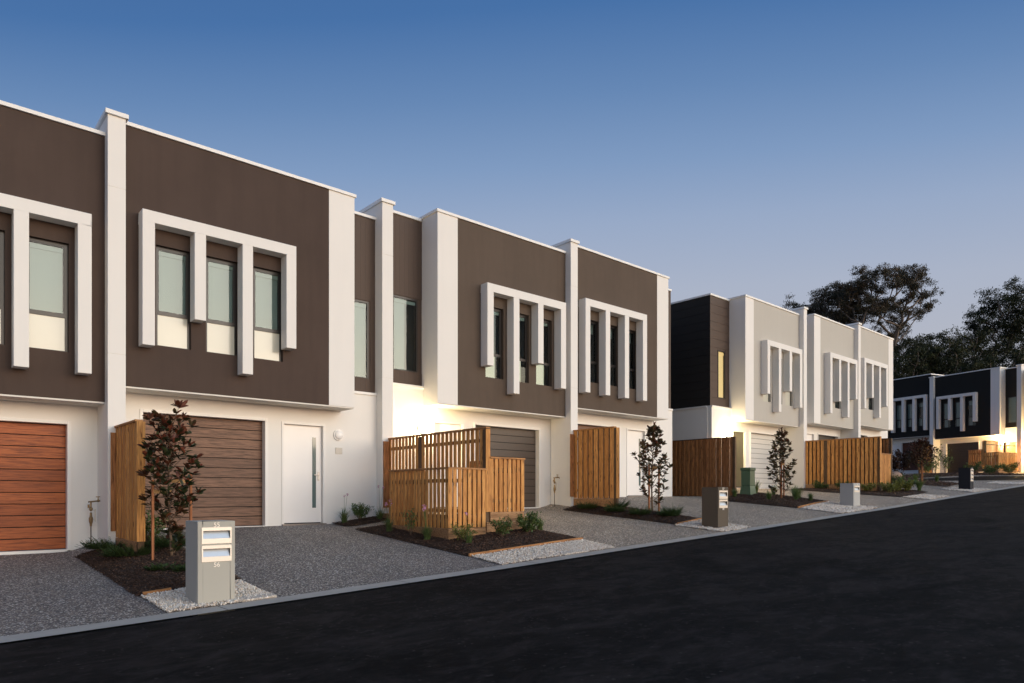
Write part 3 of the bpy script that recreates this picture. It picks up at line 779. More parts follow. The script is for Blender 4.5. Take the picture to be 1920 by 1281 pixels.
M['steelflap'] = plain('steel_flap', (.60, .61, .63), .4, .7, .05, 40)
letterbox('light grey letterbox numbered 55 and 56, nearest to the camera', 2.575, 8.37, -1.285, -.297, .425, .45, 'mblight', [('55', .044), ('56', .51)], (.07, .28))
letterbox('dark brown letterbox numbered 57 and 58 on white pebbles', 13.75, 8.58, -.75, .197, .43, .42, 'mbbrown', [('57', .04), ('58', .49)], (.075, .28))
letterbox('short pale grey letterbox with a single slot', 21.40, 8.77, -.34, .383, .47, .40, 'mbpale', [('59', .04)], (.08,))
letterbox('charcoal letterbox with three slots, farthest along the kerb', 32.55, 8.75, .24, 1.147, .44, .42, 'mbchar', [('60', .03)], (.06, .225, .39))

# small service lids let into the kerb edge
for (x, y, w, lab) in ((3.05, 8.27, .42, 'flat concrete service lid beside the light grey letterbox'), (8.55, 8.27, .5, 'flat concrete service lid in the long pebble strip')):
    q = MB()
    q.add([(x,y,g(x,y)-.02),(x+w,y,g(x+w,y)-.02),(x+w,y+.16,g(x+w,y+.16)-.02),(x,y+.16,g(x,y+.16)-.02),(x,y,g(x,y)+.03),(x+w,y,g(x+w,y)+.03),(x+w,y+.16,g(x+w,y+.16)+.03),(x,y+.16,g(x,y+.16)+.03)],
          [(4,5,6,7),(0,1,5,4),(1,2,6,5),(2,3,7,6),(3,0,4,7)])
    tag(q.build('service_lid', M['kerb'], bevel=.004), lab, 'service lid', 'service lids at the kerb')

# ------------------------------------------------------------------ garden taps
def tap(label, x, y, z, sx=1):
    r = thing('garden_tap', label, 'water tap', (x, y, z), 0, 'brass garden taps at the walls')
    p = MB(); p.tube([(0,0,-.05),(0,0,.42)], .010, 8); p.build('pipe', M['pipe'], r, smooth=True)
    b = MB(); b.tube([(0,0,.42),(0,0,.46),(0,0,.50),(0,0,.56),(0,0,.60),(0,0,.66)], [.018,.02,.032,.034,.02,.016], 10); b.ball((0,0,.72), .03, 1, 1, 1.3); b.tube([(0,0,.74),(0,0,.85)], .013, 8)
    b.tube([(-.035,0,.74),(-.035,0,.80)], .016, 8); b.tube([(-.04,0,.845),(.10,0,.86)], .014, 8); b.build('valve', M['brass'], r)
    t = MB(); t.ball((.11,0,.865), .024); t.tube([(.11,0,.865),(.17,-.01,.865),(.185,-.02,.835)], [.015,.014,.012], 8); t.tube([(.11,0,.88),(.11,0,.935)], .008, 8); t.tube([(.075,0,.935),(.145,0,.935)], .008, 8); t.build('spout', M['brass'], r)
    k = MB(); k.box(.06, .075, -.01, .02, .50, .72); k.tube([(0,0,.70),(.07,0,.70)], .006, 6); k.tube([(0,0,.53),(.07,0,.53)], .006, 6); k.build('bracket', M['meter'], r)
tap('brass garden tap against the white wall left of the narrow slatted screen', 2.52, 13.98, -.95)
tap('brass garden tap on the white wall right of the bronze garage door', 13.86, 13.86, -.34)
tap('distant brass garden tap left of the long timber screen', 27.55, 13.95, .3)
r = thing('roof_antenna', 'thin dark antenna rods rising behind the reddish board fence', 'antenna', (22.1, 16.1, 2.1))
q = MB(); q.tube([(0,0,-.3),(0,0,.75)], .008, 6); q.tube([(0,-.28,.02),(0,.2,.02)], .012, 6); q.tube([(0,-.2,.02),(0,-.2,.3)], .006, 6); q.build('rod', M['alu'], r)

# green utility cabinet
r = thing('utility_cabinet', 'green metal utility cabinet on the mulch bed beside the olive door', 'utility cabinet', (20.75, 11.75, g(20.9, 11.9)+.05))
q = MB(); q.wedge(0, .42, 0, .42, -.06, .30, .05); q.build('base', M['gboxm'], r, bevel=.01)
q = MB(); q.box(.05, .37, .05, .37, .302, .80); q.build('body', M['gboxm'], r, bevel=.01)
q = MB(); q.box(.03, .39, .03, .39, .802, .90); q.build('lid', M['gboxm'], r, bevel=.015)

# boulder
q = MB(); q.ball((0,0,.12), .36, 1.3, .9, .75, 14, 9)
q.v = [(x*(1+.12*math.sin(5*y+3*z)), y*(1+.1*math.cos(7*x)), z*(1+.12*math.sin(4*x+2*y))) for x, y, z in q.v]
tag(q.build('boulder', M['boulder'], loc=(41.3, 14.7, g(41.3, 14.7))), 'pinkish sandstone boulder at the corner behind the long timber screen', 'boulder')

# ------------------------------------------------------------------ plants
def leaf_arrays(P, D, U, L, W, fold=.25, tip=.5):
    """diamond-like leaves: P base, D direction, U normal, per-leaf length and width"""
    P, D, U = map(lambda a: np.asarray(a, float), (P, D, U)); L = np.asarray(L)[:, None]; W = np.asarray(W)[:, None]
    D /= np.linalg.norm(D, axis=1)[:, None]+1e-9
    S = np.cross(D, U); S /= np.linalg.norm(S, axis=1)[:, None]+1e-9
    Nn = np.cross(S, D)
    a = P; b = P + D*L*.35 + S*W*.5 + Nn*W*fold; c = P + D*L*.8 + S*W*.36 + Nn*W*fold*.6; t = P + D*L - Nn*W*fold*.3
    d = P + D*L*.8 - S*W*.36 + Nn*W*fold*.6; e = P + D*L*.35 - S*W*.5 + Nn*W*fold; m1 = P + D*L*.35; m2 = P + D*L*.8
    n = len(P); V = np.stack([a, b, c, t, d, e, m1, m2], 1).reshape(-1, 3)
    f = np.array([(0,1,6,6),(6,1,2,7),(7,2,3,3),(3,4,7,7),(7,4,5,6),(6,5,0,0)])
    tri = []; 
    T = np.array([(0,1,6),(6,1,2),(6,2,7),(7,2,3),(3,4,7),(7,4,5),(7,5,6),(6,5,0)])
    F = (T[None] + (np.arange(n)*8)[:, None, None]).reshape(-1, 3)
    return V, F

def magnolia(label, x, y, h, spread, seed, mat='mag', group='young staked magnolias', base=.10, red=.3, n_br=30, shape='cone'):
    rs = np.random.default_rng(seed); z = g(x, y)+.05
    r = thing('magnolia_tree', label, 'young tree', (x, y, z), 0, group)
    br = MB(); tr = MB(); tp = []
    for i in range(9):
        t = i/8; tp.append((.03*math.sin(3*t+seed), .03*math.cos(4*t+seed)-.03, -.05+t*h*.97))
    tr.tube(tp, [.022*(1-.8*i/8)+.002 for i in range(9)], 8); tr.build('trunk', M['bark'], r, smooth=True)
    P, D, U, L, W, red_m = [], [], [], [], [], []
    def at(t):
        f = t*8; i = min(7, int(f)); a = Vector(tp[i]); b = Vector(tp[i+1]); return a.lerp(b, f-i)
    for k in range(n_br):
        t = base + (1-base)*(k+.5)/n_br; t = min(.99, t)
        ang = k*2.4 + rs.uniform(-.4, .4)
        if shape == 'column': prof = .12+.5*t/.3 if t < .3 else (1.0 if t < .62 else 1.0-.9*(t-.62))
        else: prof = .5+.5*t/.3 if t < .3 else (1.05 if t < .45 else max(.18, 1.05-1.45*(t-.45)))
        reach = spread*prof*rs.uniform(.55, 1.05)
        if t < .28 and rs.random() < .55: continue
        p0 = at(max(0.05, t-.08)); ln = reach
        rise = ln*rs.uniform(.7, 1.4)
        p2 = p0 + Vector((math.cos(ang)*ln, math.sin(ang)*ln, rise)); p1 = p0.lerp(p2, .5) + Vector((0,0,-.12*ln))
        br.tube([p0, p1, p2], [.009, .006, .003], 5)
        npts = max(3, int(ln/.085))
        for j in range(npts):
            f = .30+.70*(j+1)/npts; q = (p0*(1-f)**2 + p1*2*f*(1-f) + p2*f*f)
            nl = 5 if j < npts-1 else 11
            for l in range(nl):
                a2 = rs.uniform(0, 6.28); el = rs.uniform(-.1, .75) if j < npts-1 else rs.uniform(.0, 1.15)
                dv = Vector((math.cos(a2)*math.cos(el), math.sin(a2)*math.cos(el), math.sin(el)))
                dv = (dv + Vector((math.cos(ang), math.sin(ang), .3))*.45).normalized()
                P.append(q + Vector(rs.normal(0, .01, 3))); D.append(dv); U.append((rs.normal(0,.5), rs.normal(0,.5), 1))
                L.append(rs.uniform(.09, .15)); W.append(L[-1]*rs.uniform(.38, .48)); red_m.append(rs.random() < red*(.35+t*t*1.2) and el > .25)
    top = at(1)
    for l in range(16):
        a2 = l*2.4; el = rs.uniform(.2, 1.3); P.append(top+Vector((0,0,-.015*l))); D.append((math.cos(a2)*math.cos(el), math.sin(a2)*math.cos(el), math.sin(el)))
        U.append((0,0,1)); L.append(.11); W.append(.045); red_m.append(l % 2 == 0)
    br.build('branches', M['bark'], r)
    P, D, U, L, W = map(np.array, (P, D, U, L, W)); k = np.array(red_m)
    V, F = leaf_arrays(P[~k], D[~k], U[~k], L[~k], W[~k]); np_mesh('foliage', V, F, M[mat], r)
    if k.any():
        V, F = leaf_arrays(P[k], D[k], U[k], L[k], W[k]); np_mesh('young_leaves', V, F, M['magred'], r)
    return r
def stake(label, x, y, h, tx, ty, tie=None):
    z = g(x, y)+.02
    r = thing('tree_stake', label, 'stake', (x, y, z), 0, 'hardwood stakes beside the young trees')
    q = MB(); q.box(-.018, .018, -.018, .018, -.1, h); q.build('stake_post', M['stake'], r, bevel=.003)
    if tie:
        q = MB(); a = Vector((0, 0, tie)); b = Vector((tx-x, ty-y, tie+.0)); d = (b-a); L_ = d.length; d.normalize(); s = Vector((-d.y, d.x, 0))*.022
        for sg in (1, -1):
            o1 = s*sg
            q.add([a+o1+Vector((0,0,-.03)), b+o1+Vector((0,0,-.025)), b+o1+Vector((0,0,.025)), a+o1+Vector((0,0,.03)),
                   a+o1*.85+Vector((0,0,-.03)), b+o1*.85+Vector((0,0,-.025)), b+o1*.85+Vector((0,0,.025)), a+o1*.85+Vector((0,0,.03))],
                  [(0,1,2,3),(7,6,5,4),(0,4,5,1),(3,2,6,7),(0,3,7,4),(1,5,6,2)])
        q.build('hessian_tie', M['hessian'], r)
magnolia('young magnolia with bronze new leaves before the walnut-brown garage door', 3.07, 11.25, 2.2, .385, 3, 'mag', red=.5, n_br=58, shape='column')
stake('hardwood stake left of the first magnolia, with a hessian band', 2.80, 11.15, 1.25, 3.07, 11.25, 1.08)
stake('hardwood stake right of the first magnolia, behind the letterbox', 3.42, 11.45, 1.25, 3.07, 11.25, 1.12)
magnolia('tall narrow young magnolia beside the slatted screen and the dark brown letterbox', 14.62, 11.05, 2.36, .46, 11, 'magg', red=.35, n_br=48)
stake('hardwood stake left of the second magnolia', 14.40, 10.98, 1.28, 14.62, 11.05, 1.15)
stake('hardwood stake right of the second magnolia', 14.84, 11.0, 1.28, 14.62, 11.05, 1.12)
magnolia('young magnolia before the pale garage door, right of the green cabinet', 21.0, 10.87, 2.3, .46, 23, 'magg', red=.3, n_br=46)
stake('thin stake left of the third magnolia', 20.85, 10.75, 1.25, 21.0, 10.87, 1.1)
stake('thin stake right of the third magnolia', 21.3, 10.9, 1.25, 21.0, 10.87, 1.1)
magnolia('wide bronze-leaved young tree on paired stakes at the far corner garden', 36.04, 11.69, 2.1, .62, 31, 'redbush', base=.3, red=.25, n_br=46)
stake('left one of the paired pale stakes under the far bronze tree', 35.93, 11.62, 1.05, 36.04, 11.69)
stake('right one of the paired pale stakes under the far bronze tree', 36.17, 11.66, 1.05, 36.04, 11.69)

def tuft(label, x, y, h, n, seed, flowers=0, m='grass', fh=1.6, z=None, width=.017, group='strappy garden plants', name='strappy_plant', cat='garden plant', lean=.8):
    rs = np.random.default_rng(seed)
    r = thing(name, label, cat, (x, y, (g(x, y)+.07) if z is None else z), 0, group)
    mb = MB()
    for i in range(int(n*1.7)):
        a = rs.uniform(0, 6.28); L = h*rs.uniform(.6, 1.1); out = L*rs.uniform(.15, lean); w = width*rs.uniform(.7, 1.2)
        s = Vector((-math.sin(a), math.cos(a), 0)); b = Vector((math.cos(a), math.sin(a), 0)); o = Vector((rs.normal(0, .02), rs.normal(0, .02), 0))
        pts = []
        for k in range(4):
            t = k/3; c = o + b*(out*t**1.6) + Vector((0,0, L*(t - .28*t*t*out/L*1.5))); ww = w*(1-t*.95)*.5
            pts += [c - s*ww, c + s*ww]
        mb.add(pts, [(0,1,3,2),(2,3,5,4),(4,5,7,6)])
    mb.build('leaves', M[m], r)
    if flowers:
        st = MB(); fl = MB()
        for i in range(flowers):
            a = rs.uniform(0, 6.28); ln = h*fh*rs.uniform(.75, 1.05); q = Vector((math.cos(a)*.10*ln, math.sin(a)*.10*ln, ln))
            st.tube([(0,0,0), q*.5+Vector((0,0,.02)), q], .003, 5)
            for k in range(9):
                dv = Vector(rs.normal(0, 1, 3)).normalized(); c = q + dv*.028; e = Vector(rs.normal(0, 1, 3)).normalized()*.014; f = dv.cross(e).normalized()*.014
                fl.add([c-e, c+f, c+e, c-f], [(0,1,2,3)])
        st.build('flower_stalk', M['grass'], r); fl.build('flowers', M['pinkfl'], r)
    return r
def bush(label, x, y, h, w, n, seed, m='shrub', leaf=.05, group='leafy garden shrubs', name='shrub', upright=.5, stems=9):
    h *= 1.18; w *= 1.18
    rs = np.random.default_rng(seed); r = thing(name, label, 'shrub', (x, y, g(x, y)+.06), 0, group)
    st = MB(); P, D, U, L = [], [], [], []
    for i in range(stems):
        a = i*2.4+rs.uniform(-.3,.3); rr = w*.5*rs.uniform(.4, 1.); tip = Vector((math.cos(a)*rr, math.sin(a)*rr, h*rs.uniform(.55, 1)*(1-.35*rr/(w*.5))))
        mid = tip*.5 + Vector((0,0,h*.08)); st.tube([(0,0,-.02), mid, tip], [.006, .004, .002], 5)
        for k in range(int(n*1.9)//stems):
            t = rs.uniform(.25, 1.03); q = mid*2*t*(1-t) + tip*t*t; q = q + Vector(rs.normal(0, leaf*.55, 3))
            P.append(q); d = Vector(rs.normal(0, 1, 3)) + Vector((0,0,upright)) ; D.append(d.normalized()); U.append((rs.normal(0,.4), rs.normal(0,.4), 1)); L.append(leaf*1.15*rs.uniform(.6, 1.25))
    st.build('stems', M['bark'], r)
    L = np.array(L); V, F = leaf_arrays(P, D, U, L, L*.45); np_mesh('foliage', V, F, M[m], r); return r
def juniper(label, x, y, rx, ry, h, n, seed, m='juniper'):
    rs = np.random.default_rng(seed); r = thing('groundcover_plant', label, 'ground cover', (x, y, g(x, y)+.06), 0, 'low feathery ground cover plants')
    P, D, U, L = [], [], [], []
    for i in range(n*2):
        a = rs.uniform(0, 6.28); q = math.sqrt(rs.random()); px, py = math.cos(a)*rx*q, math.sin(a)*ry*q; d = Vector((math.cos(a)*.8, math.sin(a)*.8, rs.uniform(.15, 1.0))).normalized()
        base = Vector((px*.8, py*.8, 0)); ln = h*rs.uniform(.7, 1.5)*(1.1-.5*q)
        for k in range(9):
            t = (k+1)/9; c = base + d*ln*t
            for sg in (-1, 1):
                s = Vector((-d.y, d.x, 0)).normalized()*sg
                P.append(c); D.append((d*.8+s*.7+Vector(rs.normal(0,.15,3)))); U.append((0,0,1)); L.append(.05*rs.uniform(.7,1.2)*(1.15-.5*t))
    L = np.array(L); V, F = leaf_arrays(P, D, U, L, L*.3); o = np_mesh('foliage', V, F, M[m], r); return r

# bed 1
juniper('low feathery plant at the foot of the garden tap', 2.62, 12.95, .42, .30, .20, 90, 1)
juniper('low feathery plant in front of the narrow slatted screen', 2.72, 11.95, .42, .38, .20, 110, 2)
juniper('low feathery plant right of the first magnolia trunk', 3.25, 12.0, .26, .4, .26, 80, 3)
juniper('small feathery plant on the mulch behind the light grey letterbox', 3.0, 10.1, .20, .18, .12, 40, 4)
juniper('small feathery plant left of the light grey letterbox', 2.78, 10.45, .24, .2, .10, 40, 5)
bush('leafy green shrub right of the narrow slatted screen', 3.15, 12.7, .5, .5, 260, 6, leaf=.055)
# strip against the white wall of house 2
tuft('strappy plant with one pink flower against the white wall, right of the white front door', 7.33, 13.85, .38, 60, 10, 2, z=-.6, fh=1.75)
bush('dark leafy shrub between two flowering plants at the white wall', 7.70, 13.85, .40, .48, 380, 11, leaf=.045)
tuft('strappy plant with a tall flower beside the white pillar', 8.13, 13.7, .42, 60, 12, 2, z=-.6, fh=1.9)
# bed 2
tuft('grassy tuft with pink flowers at the back left corner of the enclosure', 7.36, 12.05, .34, 70, 13, 4, fh=1.9)
tuft('grassy tuft with pink flowers in front of the enclosure side', 7.36, 10.72, .32, 90, 14, 5, fh=1.9, m='grass')
bush('sparse twining shrub against the side of the enclosure', 7.42, 11.35, .62, .24, 70, 15, leaf=.05, stems=5)
tuft('tuft with a pale flower at the front left of the enclosure', 7.68, 9.86, .26, 60, 16, 2, fh=2.4)
bush('leafy shrub with yellowish tips before the enclosure corner', 7.72, 10.1, .36, .55, 260, 17, leaf=.042, m='yellow')
bush('leafy shrub in the middle of the mulch before the enclosure', 8.55, 9.95, .40, .42, 300, 18, leaf=.045)
bush('bushy green shrub at the right corner of the enclosure', 9.25, 9.98, .46, .56, 480, 19, leaf=.05)
bush('small shrub at the right end of the mulch by the driveway', 9.62, 10.6, .34, .36, 200, 20, leaf=.045, m='yellow')
tuft('bright grassy tuft at the right end of the corner mulch bed', 9.72, 10.15, .28, 80, 21, 0)
tuft('flowering tuft with pink heads before the bronze garage door', 9.80, 11.6, .40, 50, 22, 6, fh=1.75)
# bed 3
for i, (x, y, lab) in enumerate(((13.85,12.6,'feathery plant at the base of the second slatted screen, left'), (13.9,11.7,'feathery plant below the middle of the second slatted screen'),
        (13.95,10.9,'feathery plant before the end board of the second slatted screen'), (14.35,11.95,'tall feathery plant behind the second magnolia'),
        (14.2,10.2,'feathery plant on the mulch left of the dark brown letterbox'), (14.5,10.35,'largest feathery plant on the mulch nearest the dark brown letterbox'))):
    juniper(lab, x, y, .22, .22, .24, 60, 40+i)
# bed 4
for i, (x, y, hh, lab) in enumerate(((20.2,12.0,.34,'strappy plant left of the green cabinet'),(21.35,11.9,.55,'tall strappy plant right of the green cabinet'),(20.35,10.9,.36,'strappy plant before the green cabinet'),
        (20.9,10.3,.42,'strappy plant left below the third magnolia'),(21.35,10.45,.46,'strappy plant right below the third magnolia'),(21.7,10.75,.42,'strappy plant at the right edge of the cabinet bed'),(21.6,11.4,.42,'strappy plant behind the third magnolia'),(21.2,9.98,.30,'strappy plant nearest the pale grey letterbox'))):
    tuft(lab, x, y, hh, 60, 50+i, 0, m='shrub', width=.022)
# bed 5
for i, (x, y, hh, lab, mm) in enumerate(((27.5,12.6,.30,'small shrub at the left foot of the long timber screen','shrub'),(27.55,11.7,.38,'shrub at the middle of the long timber screen','shrub'),(27.4,10.7,.42,'golden shrub at the long timber screen, left','yellow'),
        (27.7,10.1,.45,'golden shrub before the post of the long timber screen','yellow'),(28.2,9.95,.50,'golden shrub before the low front panel','yellow'),(28.6,9.75,.42,'brightest golden shrub at the kerb side','yellow'),(29.0,9.9,.5,'green shrub at the end of the low front panel','shrub'),(29.25,10.3,.62,'tall green shrub beside the far corner of the screen','shrub'))):
    bush(lab, x, y, hh, .62, 300, 60+i, mm, leaf=.06)
tuft('broad strappy plant right of the golden shrubs', 29.1, 9.5, .55, 60, 70, 0, m='shrub', width=.04)
tuft('strappy plant on the mulch under the far bronze tree', 36.6, 11.2, .4, 50, 71, 0, m='shrub', width=.03)
tuft('strappy plant left of the far bronze tree', 34.4, 11.4, .45, 50, 72, 0, m='shrub', width=.04)
# far garden
for i, (x, y, hh, w, n, lab, mm) in enumerate(((43.2,15.1,2.3,2.4,900,'large dark bronze bush before the rust-brown garage','redbush'),(46.2,14.2,1.7,.6,130,'thin sapling left of the dark garage','shrub'),(47.2,14.0,1.8,.8,190,'airy sapling before the dark garage','shrub'),
        (41.6,15.4,1.5,.6,110,'thin sapling beside the pinkish boulder','shrub'),(44.9,14.3,1.0,.9,240,'low dark shrub in the far garden','shrub'),(49.6,13.2,.8,1.0,260,'low shrub left of the far enclosure','shrub'),(50.2,11.4,.7,1.2,300,'flowering shrub before the far enclosure','yellow'),(49.5,12.2,.6,1.0,240,'low shrub at the corner of the far enclosure','shrub'))):
    bush(lab, x, y, hh, w, n, 80+i, mm, leaf=.13 if mm == 'redbush' else .10, stems=14 if n > 500 else 7)

# ------------------------------------------------------------------ tall trees behind the houses
def polar(px, d):
    u = (px-960)/1300*d; return (.6624*d+.7491*u, .7491*d-.6624*u)
def big_tree(label, px, d, ytop, yb, wpx, seed, m='gum', dens=210, clumps=48, shell=.75, leaf=.24, gap=.0, droop=.3, name='gum_tree', cr=1.15, lean=0.):
    rs = np.random.default_rng(seed); x, y = polar(px, d)
    zt = (930-ytop)/1300*d; zb = (930-yb)/1300*d; z0 = terr(x, y)
    r = thing(name, label, 'tree', (x, y, z0), 0, 'tall trees behind the houses')
    H = zt-z0; cb = zb-z0; cz = (H+cb)/2; rz = (H-cb)/2; rx = wpx/2/1300*d
    # clump centres in an ellipsoid shell
    C = []; tries = 0
    while len(C) < clumps and tries < 6000:
        tries += 1
        v = rs.normal(0, 1, 3); v /= np.linalg.norm(v)+1e-9; q = rs.uniform(shell, 1.) if rs.random() < .8 else rs.uniform(.3, shell)
        p = np.array((v[0]*rx*q + lean*max(0, v[2]), v[1]*rx*q, cz+v[2]*rz*q))
        if p[2] < cb or (v[2] < -.25 and rs.random() < .55): continue
        if any(np.linalg.norm(p-c) < cr*.85 for c in C): continue
        C.append(p)
    nodes = [Vector((0,0,-.5))]; par = [-1]
    tH = cb*.75
    for i in range(1, 6): nodes.append(Vector((rs.normal(0,.12), rs.normal(0,.12), tH*i/5))); par.append(i-1)
    tips = []
    for c in sorted(C, key=lambda c: np.linalg.norm(c-np.array((0,0,tH)))):
        c = Vector(c); best = min(range(3, len(nodes)), key=lambda i: (nodes[i]-c).length *(1.0 + 1.6*max(0, .55-(c.z-nodes[i].z)/max(.1,(c-nodes[i]).length))) + .25*(nodes[i]-Vector((0,0,tH))).length)
        a = nodes[best]; L_ = (c-a).length; k = max(2, int(L_/1.3)); prev = best
        for j in range(1, k+1):
            t = j/k; q = a.lerp(c, t) + Vector((rs.normal(0,.10), rs.normal(0,.10), -.10*L_*math.sin(math.pi*t)))
            nodes.append(q); par.append(prev); prev = len(nodes)-1
        tips.append(prev)
    wt = [0]*len(nodes)
    for t in tips:
        i = t
        while i >= 0: wt[i] += 1; i = par[i]
    tb = MB(); bb = MB()
    for i in range(1, len(nodes)):
        r0 = .028*d/75*max(1, wt[par[i]])**.52; r1 = .028*d/75*max(1, wt[i])**.52
        (tb if i < 6 else bb).tube([nodes[par[i]], nodes[i]], [r0*1.15, r1*1.15], 6, False)
    tb.build('trunk', M['gumbark'], r); bb.build('branches', M['gumbark'], r)
    P, D, U, L = [], [], [], []
    for c in C:
        n = int(dens*(2.6 if m == 'gum' else 2.0)*rs.uniform(.6, 1.3)); s = cr*rs.uniform(.75, 1.2)
        sub = rs.normal(0, 1, (6, 3))*np.array((s*.50, s*.50, s*.26))
        k = rs.integers(0, 6, n)
        p = c + sub[k] + rs.normal(0, 1, (n, 3))*np.array((s*.21, s*.21, s*.13))
        dd = rs.normal(0, 1, (n, 3)); dd[:, 2] -= droop
        P.append(p); D.append(dd); U.append(rs.normal(0, 1, (n, 3))); L.append(leaf*rs.uniform(.5, 1.2, n))
    P = np.concatenate(P); D = np.concatenate(D); U = np.concatenate(U); L = np.concatenate(L)
    D /= np.linalg.norm(D, axis=1)[:, None]; S = np.cross(D, U); S /= np.linalg.norm(S, axis=1)[:, None]+1e-9
    W = L*.30
    V = np.stack([P, P+D*L[:, None]*.5+S*W[:, None]*.5, P+D*L[:, None], P+D*L[:, None]*.5-S*W[:, None]*.5], 1).reshape(-1, 3)
    F = (np.arange(len(P))*4)[:, None] + np.array((0,1,2,3))[None]
    np_mesh('crown', V, F, M[m], r); return r
big_tree('tallest spreading gum tree with bare forked limbs above the pale grey houses', 1655, 76, 492, 640, 175, 101, clumps=95, shell=.66, cr=.95)
big_tree('rounded gum tree joined to the left of the tallest gum', 1572, 80, 532, 640, 100, 102, clumps=60, shell=.5, cr=1.0)
big_tree('lowest left gum tree of the tall cluster', 1515, 84, 562, 650, 88, 103, clumps=40, shell=.4)
big_tree('slim gum tree just right of the tallest gum', 1668, 88, 600, 700, 70, 104, clumps=20, shell=.5)
big_tree('dense dark tree directly beyond the last pale grey house', 1702, 72, 642, 760, 80, 105, 'wattle', 230, 44, .35, .28, cr=1.25, name='wattle_tree')
big_tree('pointed dark tree between the two groups of gums', 1732, 76, 628, 760, 60, 106, 'wattle', 230, 34, .35, .28, cr=1.2, name='wattle_tree')
big_tree('green-topped dense tree behind the charcoal parapet', 1775, 72, 622, 760, 66, 107, 'wattle', 240, 40, .35, .28, cr=1.2, name='wattle_tree')
big_tree('open dark tree left of the right-hand gums', 1815, 76, 612, 740, 74, 108, 'wattle', 170, 34, .55, .28, cr=1.1, name='wattle_tree')
big_tree('tall layered gum tree near the right edge', 1868, 78, 532, 700, 84, 109, 'wattle', 200, 46, .5, .28, cr=1.15, name='gum_tree')
big_tree('tallest gum tree cut by the right edge', 1925, 76, 512, 700, 100, 110, 'wattle', 200, 52, .5, .28, cr=1.2, name='gum_tree')
big_tree('lower dark tree before the right-edge gums', 1890, 72, 640, 770, 100, 111, 'wattle', 180, 44, .4, .28, cr=1.15, name='wattle_tree')
big_tree('low dark tree right behind the charcoal roofline', 1838, 70, 672, 770, 80, 112, 'wattle', 170, 34, .35, .28, cr=1.1, name='wattle_tree')
big_tree('gum tree wholly outside the right edge', 2000, 76, 560, 720, 120, 113, 'wattle', 160, 40, .5, .28, cr=1.2, name='gum_tree')

# ------------------------------------------------------------------ sky and light
w = bpy.data.worlds.new('World'); scene.world = w; w.use_nodes = True
nt = w.node_tree; bg = nt.nodes['Background']
tc = N(nt, 'ShaderNodeTexCoord'); sp = N(nt, 'ShaderNodeSeparateXYZ'); nt.links.new(tc.outputs['Generated'], sp.inputs[0])
def rmp(fac, stops): return ramp(nt, fac, stops)
GA = R(-70); gx, gy = math.cos(GA), math.sin(GA)
dot = N(nt, 'ShaderNodeVectorMath', operation='DOT_PRODUCT'); dot.inputs[1].default_value = (gx, gy, 0)
nv = N(nt, 'ShaderNodeVectorMath', operation='NORMALIZE'); cm = N(nt, 'ShaderNodeCombineXYZ')
nt.links.new(sp.outputs[0], cm.inputs[0]); nt.links.new(sp.outputs[1], cm.inputs[1]); nt.links.new(cm.outputs[0], nv.inputs[0]); nt.links.new(nv.outputs[0], dot.inputs[0])
fd = N(nt, 'ShaderNodeVectorMath', operation='DOT_PRODUCT'); fd.inputs[1].default_value = (.755, .656, 0); nt.links.new(nv.outputs[0], fd.inputs[0])
wf = N(nt, 'ShaderNodeMapRange'); wf.inputs[1].default_value = .5; wf.inputs[2].default_value = 1.; wf.inputs[3].default_value = 1.33; wf.inputs[4].default_value = 1.0; nt.links.new(fd.outputs['Value'], wf.inputs[0])
we = N(nt, 'ShaderNodeMath', operation='MULTIPLY'); nt.links.new(sp.outputs[2], we.inputs[0]); nt.links.new(wf.outputs[0], we.inputs[1])
anti = rmp(we.outputs[0], [(0, (.47,.45,.48)), (.10, (.46,.46,.52)), (.20, (.43,.455,.54)), (.28, (.39,.44,.56)), (.365, (.30,.385,.555)), (.43, (.205,.315,.52)), (.50, (.125,.235,.45)), (.58, (.055,.155,.375)), (.75, (.03,.09,.27)), (1, (.018,.06,.19))])
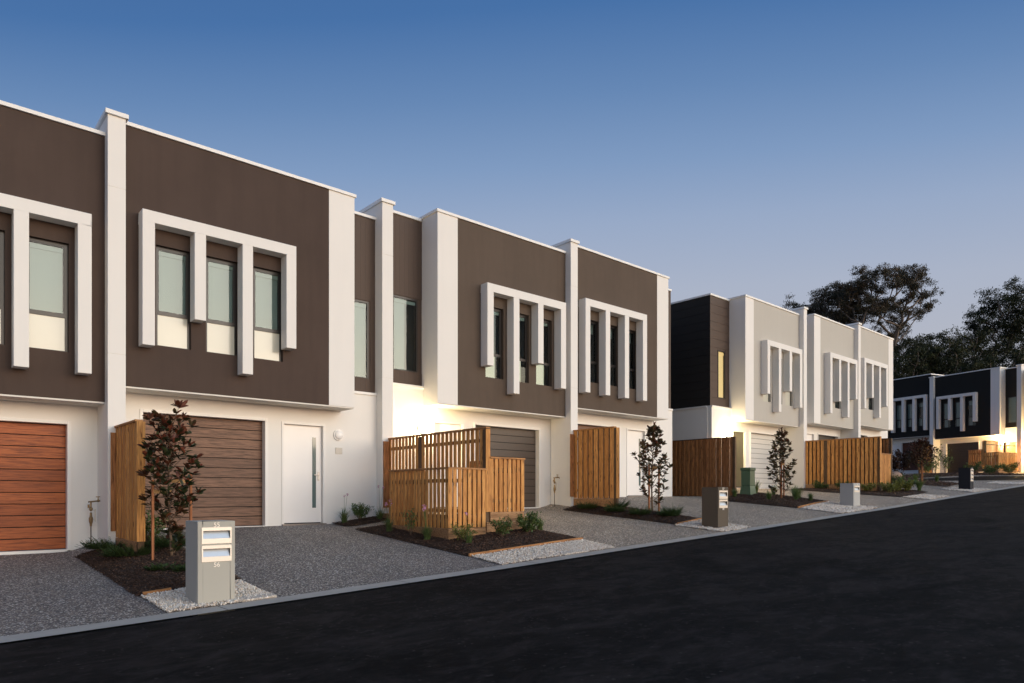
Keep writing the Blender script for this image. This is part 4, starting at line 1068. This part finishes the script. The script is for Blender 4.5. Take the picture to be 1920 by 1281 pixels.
glow = rmp(sp.outputs[2], [(0, (1.,.55,.30)), (.06, (1.,.68,.41)), (.14, (.82,.68,.50)), (.25, (.44,.47,.44)), (.40, (.20,.28,.335)), (.55, (.11,.19,.27)), (.75, (.04,.085,.16)), (1, (.004,.014,.04))])
gsc = N(nt, 'ShaderNodeVectorMath', operation='SCALE'); nt.links.new(glow, gsc.inputs[0]); gsc.inputs[3].default_value = 4.9; glow = gsc.outputs[0]
mr = N(nt, 'ShaderNodeMapRange', interpolation_type='SMOOTHSTEP'); mr.inputs[1].default_value = .22; mr.inputs[2].default_value = 1.0
nt.links.new(dot.outputs['Value'], mr.inputs[0])
sk = N(nt, 'ShaderNodeTexSky'); sk.sky_type = 'NISHITA'; sk.sun_disc = False; sk.sun_elevation = R(1.5); sk.sun_rotation = R(90)-GA; sk.air_density = 1.2; sk.dust_density = 1.5
sc_ = N(nt, 'ShaderNodeVectorMath', operation='SCALE'); nt.links.new(sk.outputs[0], sc_.inputs[0]); sc_.inputs[3].default_value = .02
mixed = mixc(nt, mr.outputs[0], anti, glow)
tot = mixc(nt, 1.0, mixed, sc_.outputs[0], 'ADD')
nt.links.new(tot, bg.inputs[0]); bg.inputs[1].default_value = 1.0

sun = bpy.data.lights.new('sun', 'SUN'); sun.energy = 1.35; sun.angle = R(35); sun.color = (1, .85, .71)
so = bpy.data.objects.new('sun', sun); col.objects.link(so)
el = R(9); dirv = Vector((math.cos(GA)*math.cos(el), math.sin(GA)*math.cos(el), math.sin(el)))
so.rotation_euler = dirv.to_track_quat('Z', 'Y').to_euler()

# ------------------------------------------------------------------ camera
cam = bpy.data.cameras.new('camera'); co = bpy.data.objects.new('camera', cam); col.objects.link(co); scene.camera = co
cam.sensor_width = 36; cam.lens = 1300/1920*36; cam.shift_y = 289.5/1920; cam.clip_end = 3000; cam.clip_start = .05
co.location = (0, 0, 0); co.rotation_euler = (R(90), 0, R(48.51-90))
vs = scene.view_settings; vs.view_transform = 'Standard'; vs.look = 'None'; vs.exposure = 0; vs.gamma = 1; vs.use_curve_mapping = False
scene.cycles.use_denoising = True
scene.cycles.max_bounces = 6; scene.cycles.transparent_max_bounces = 12
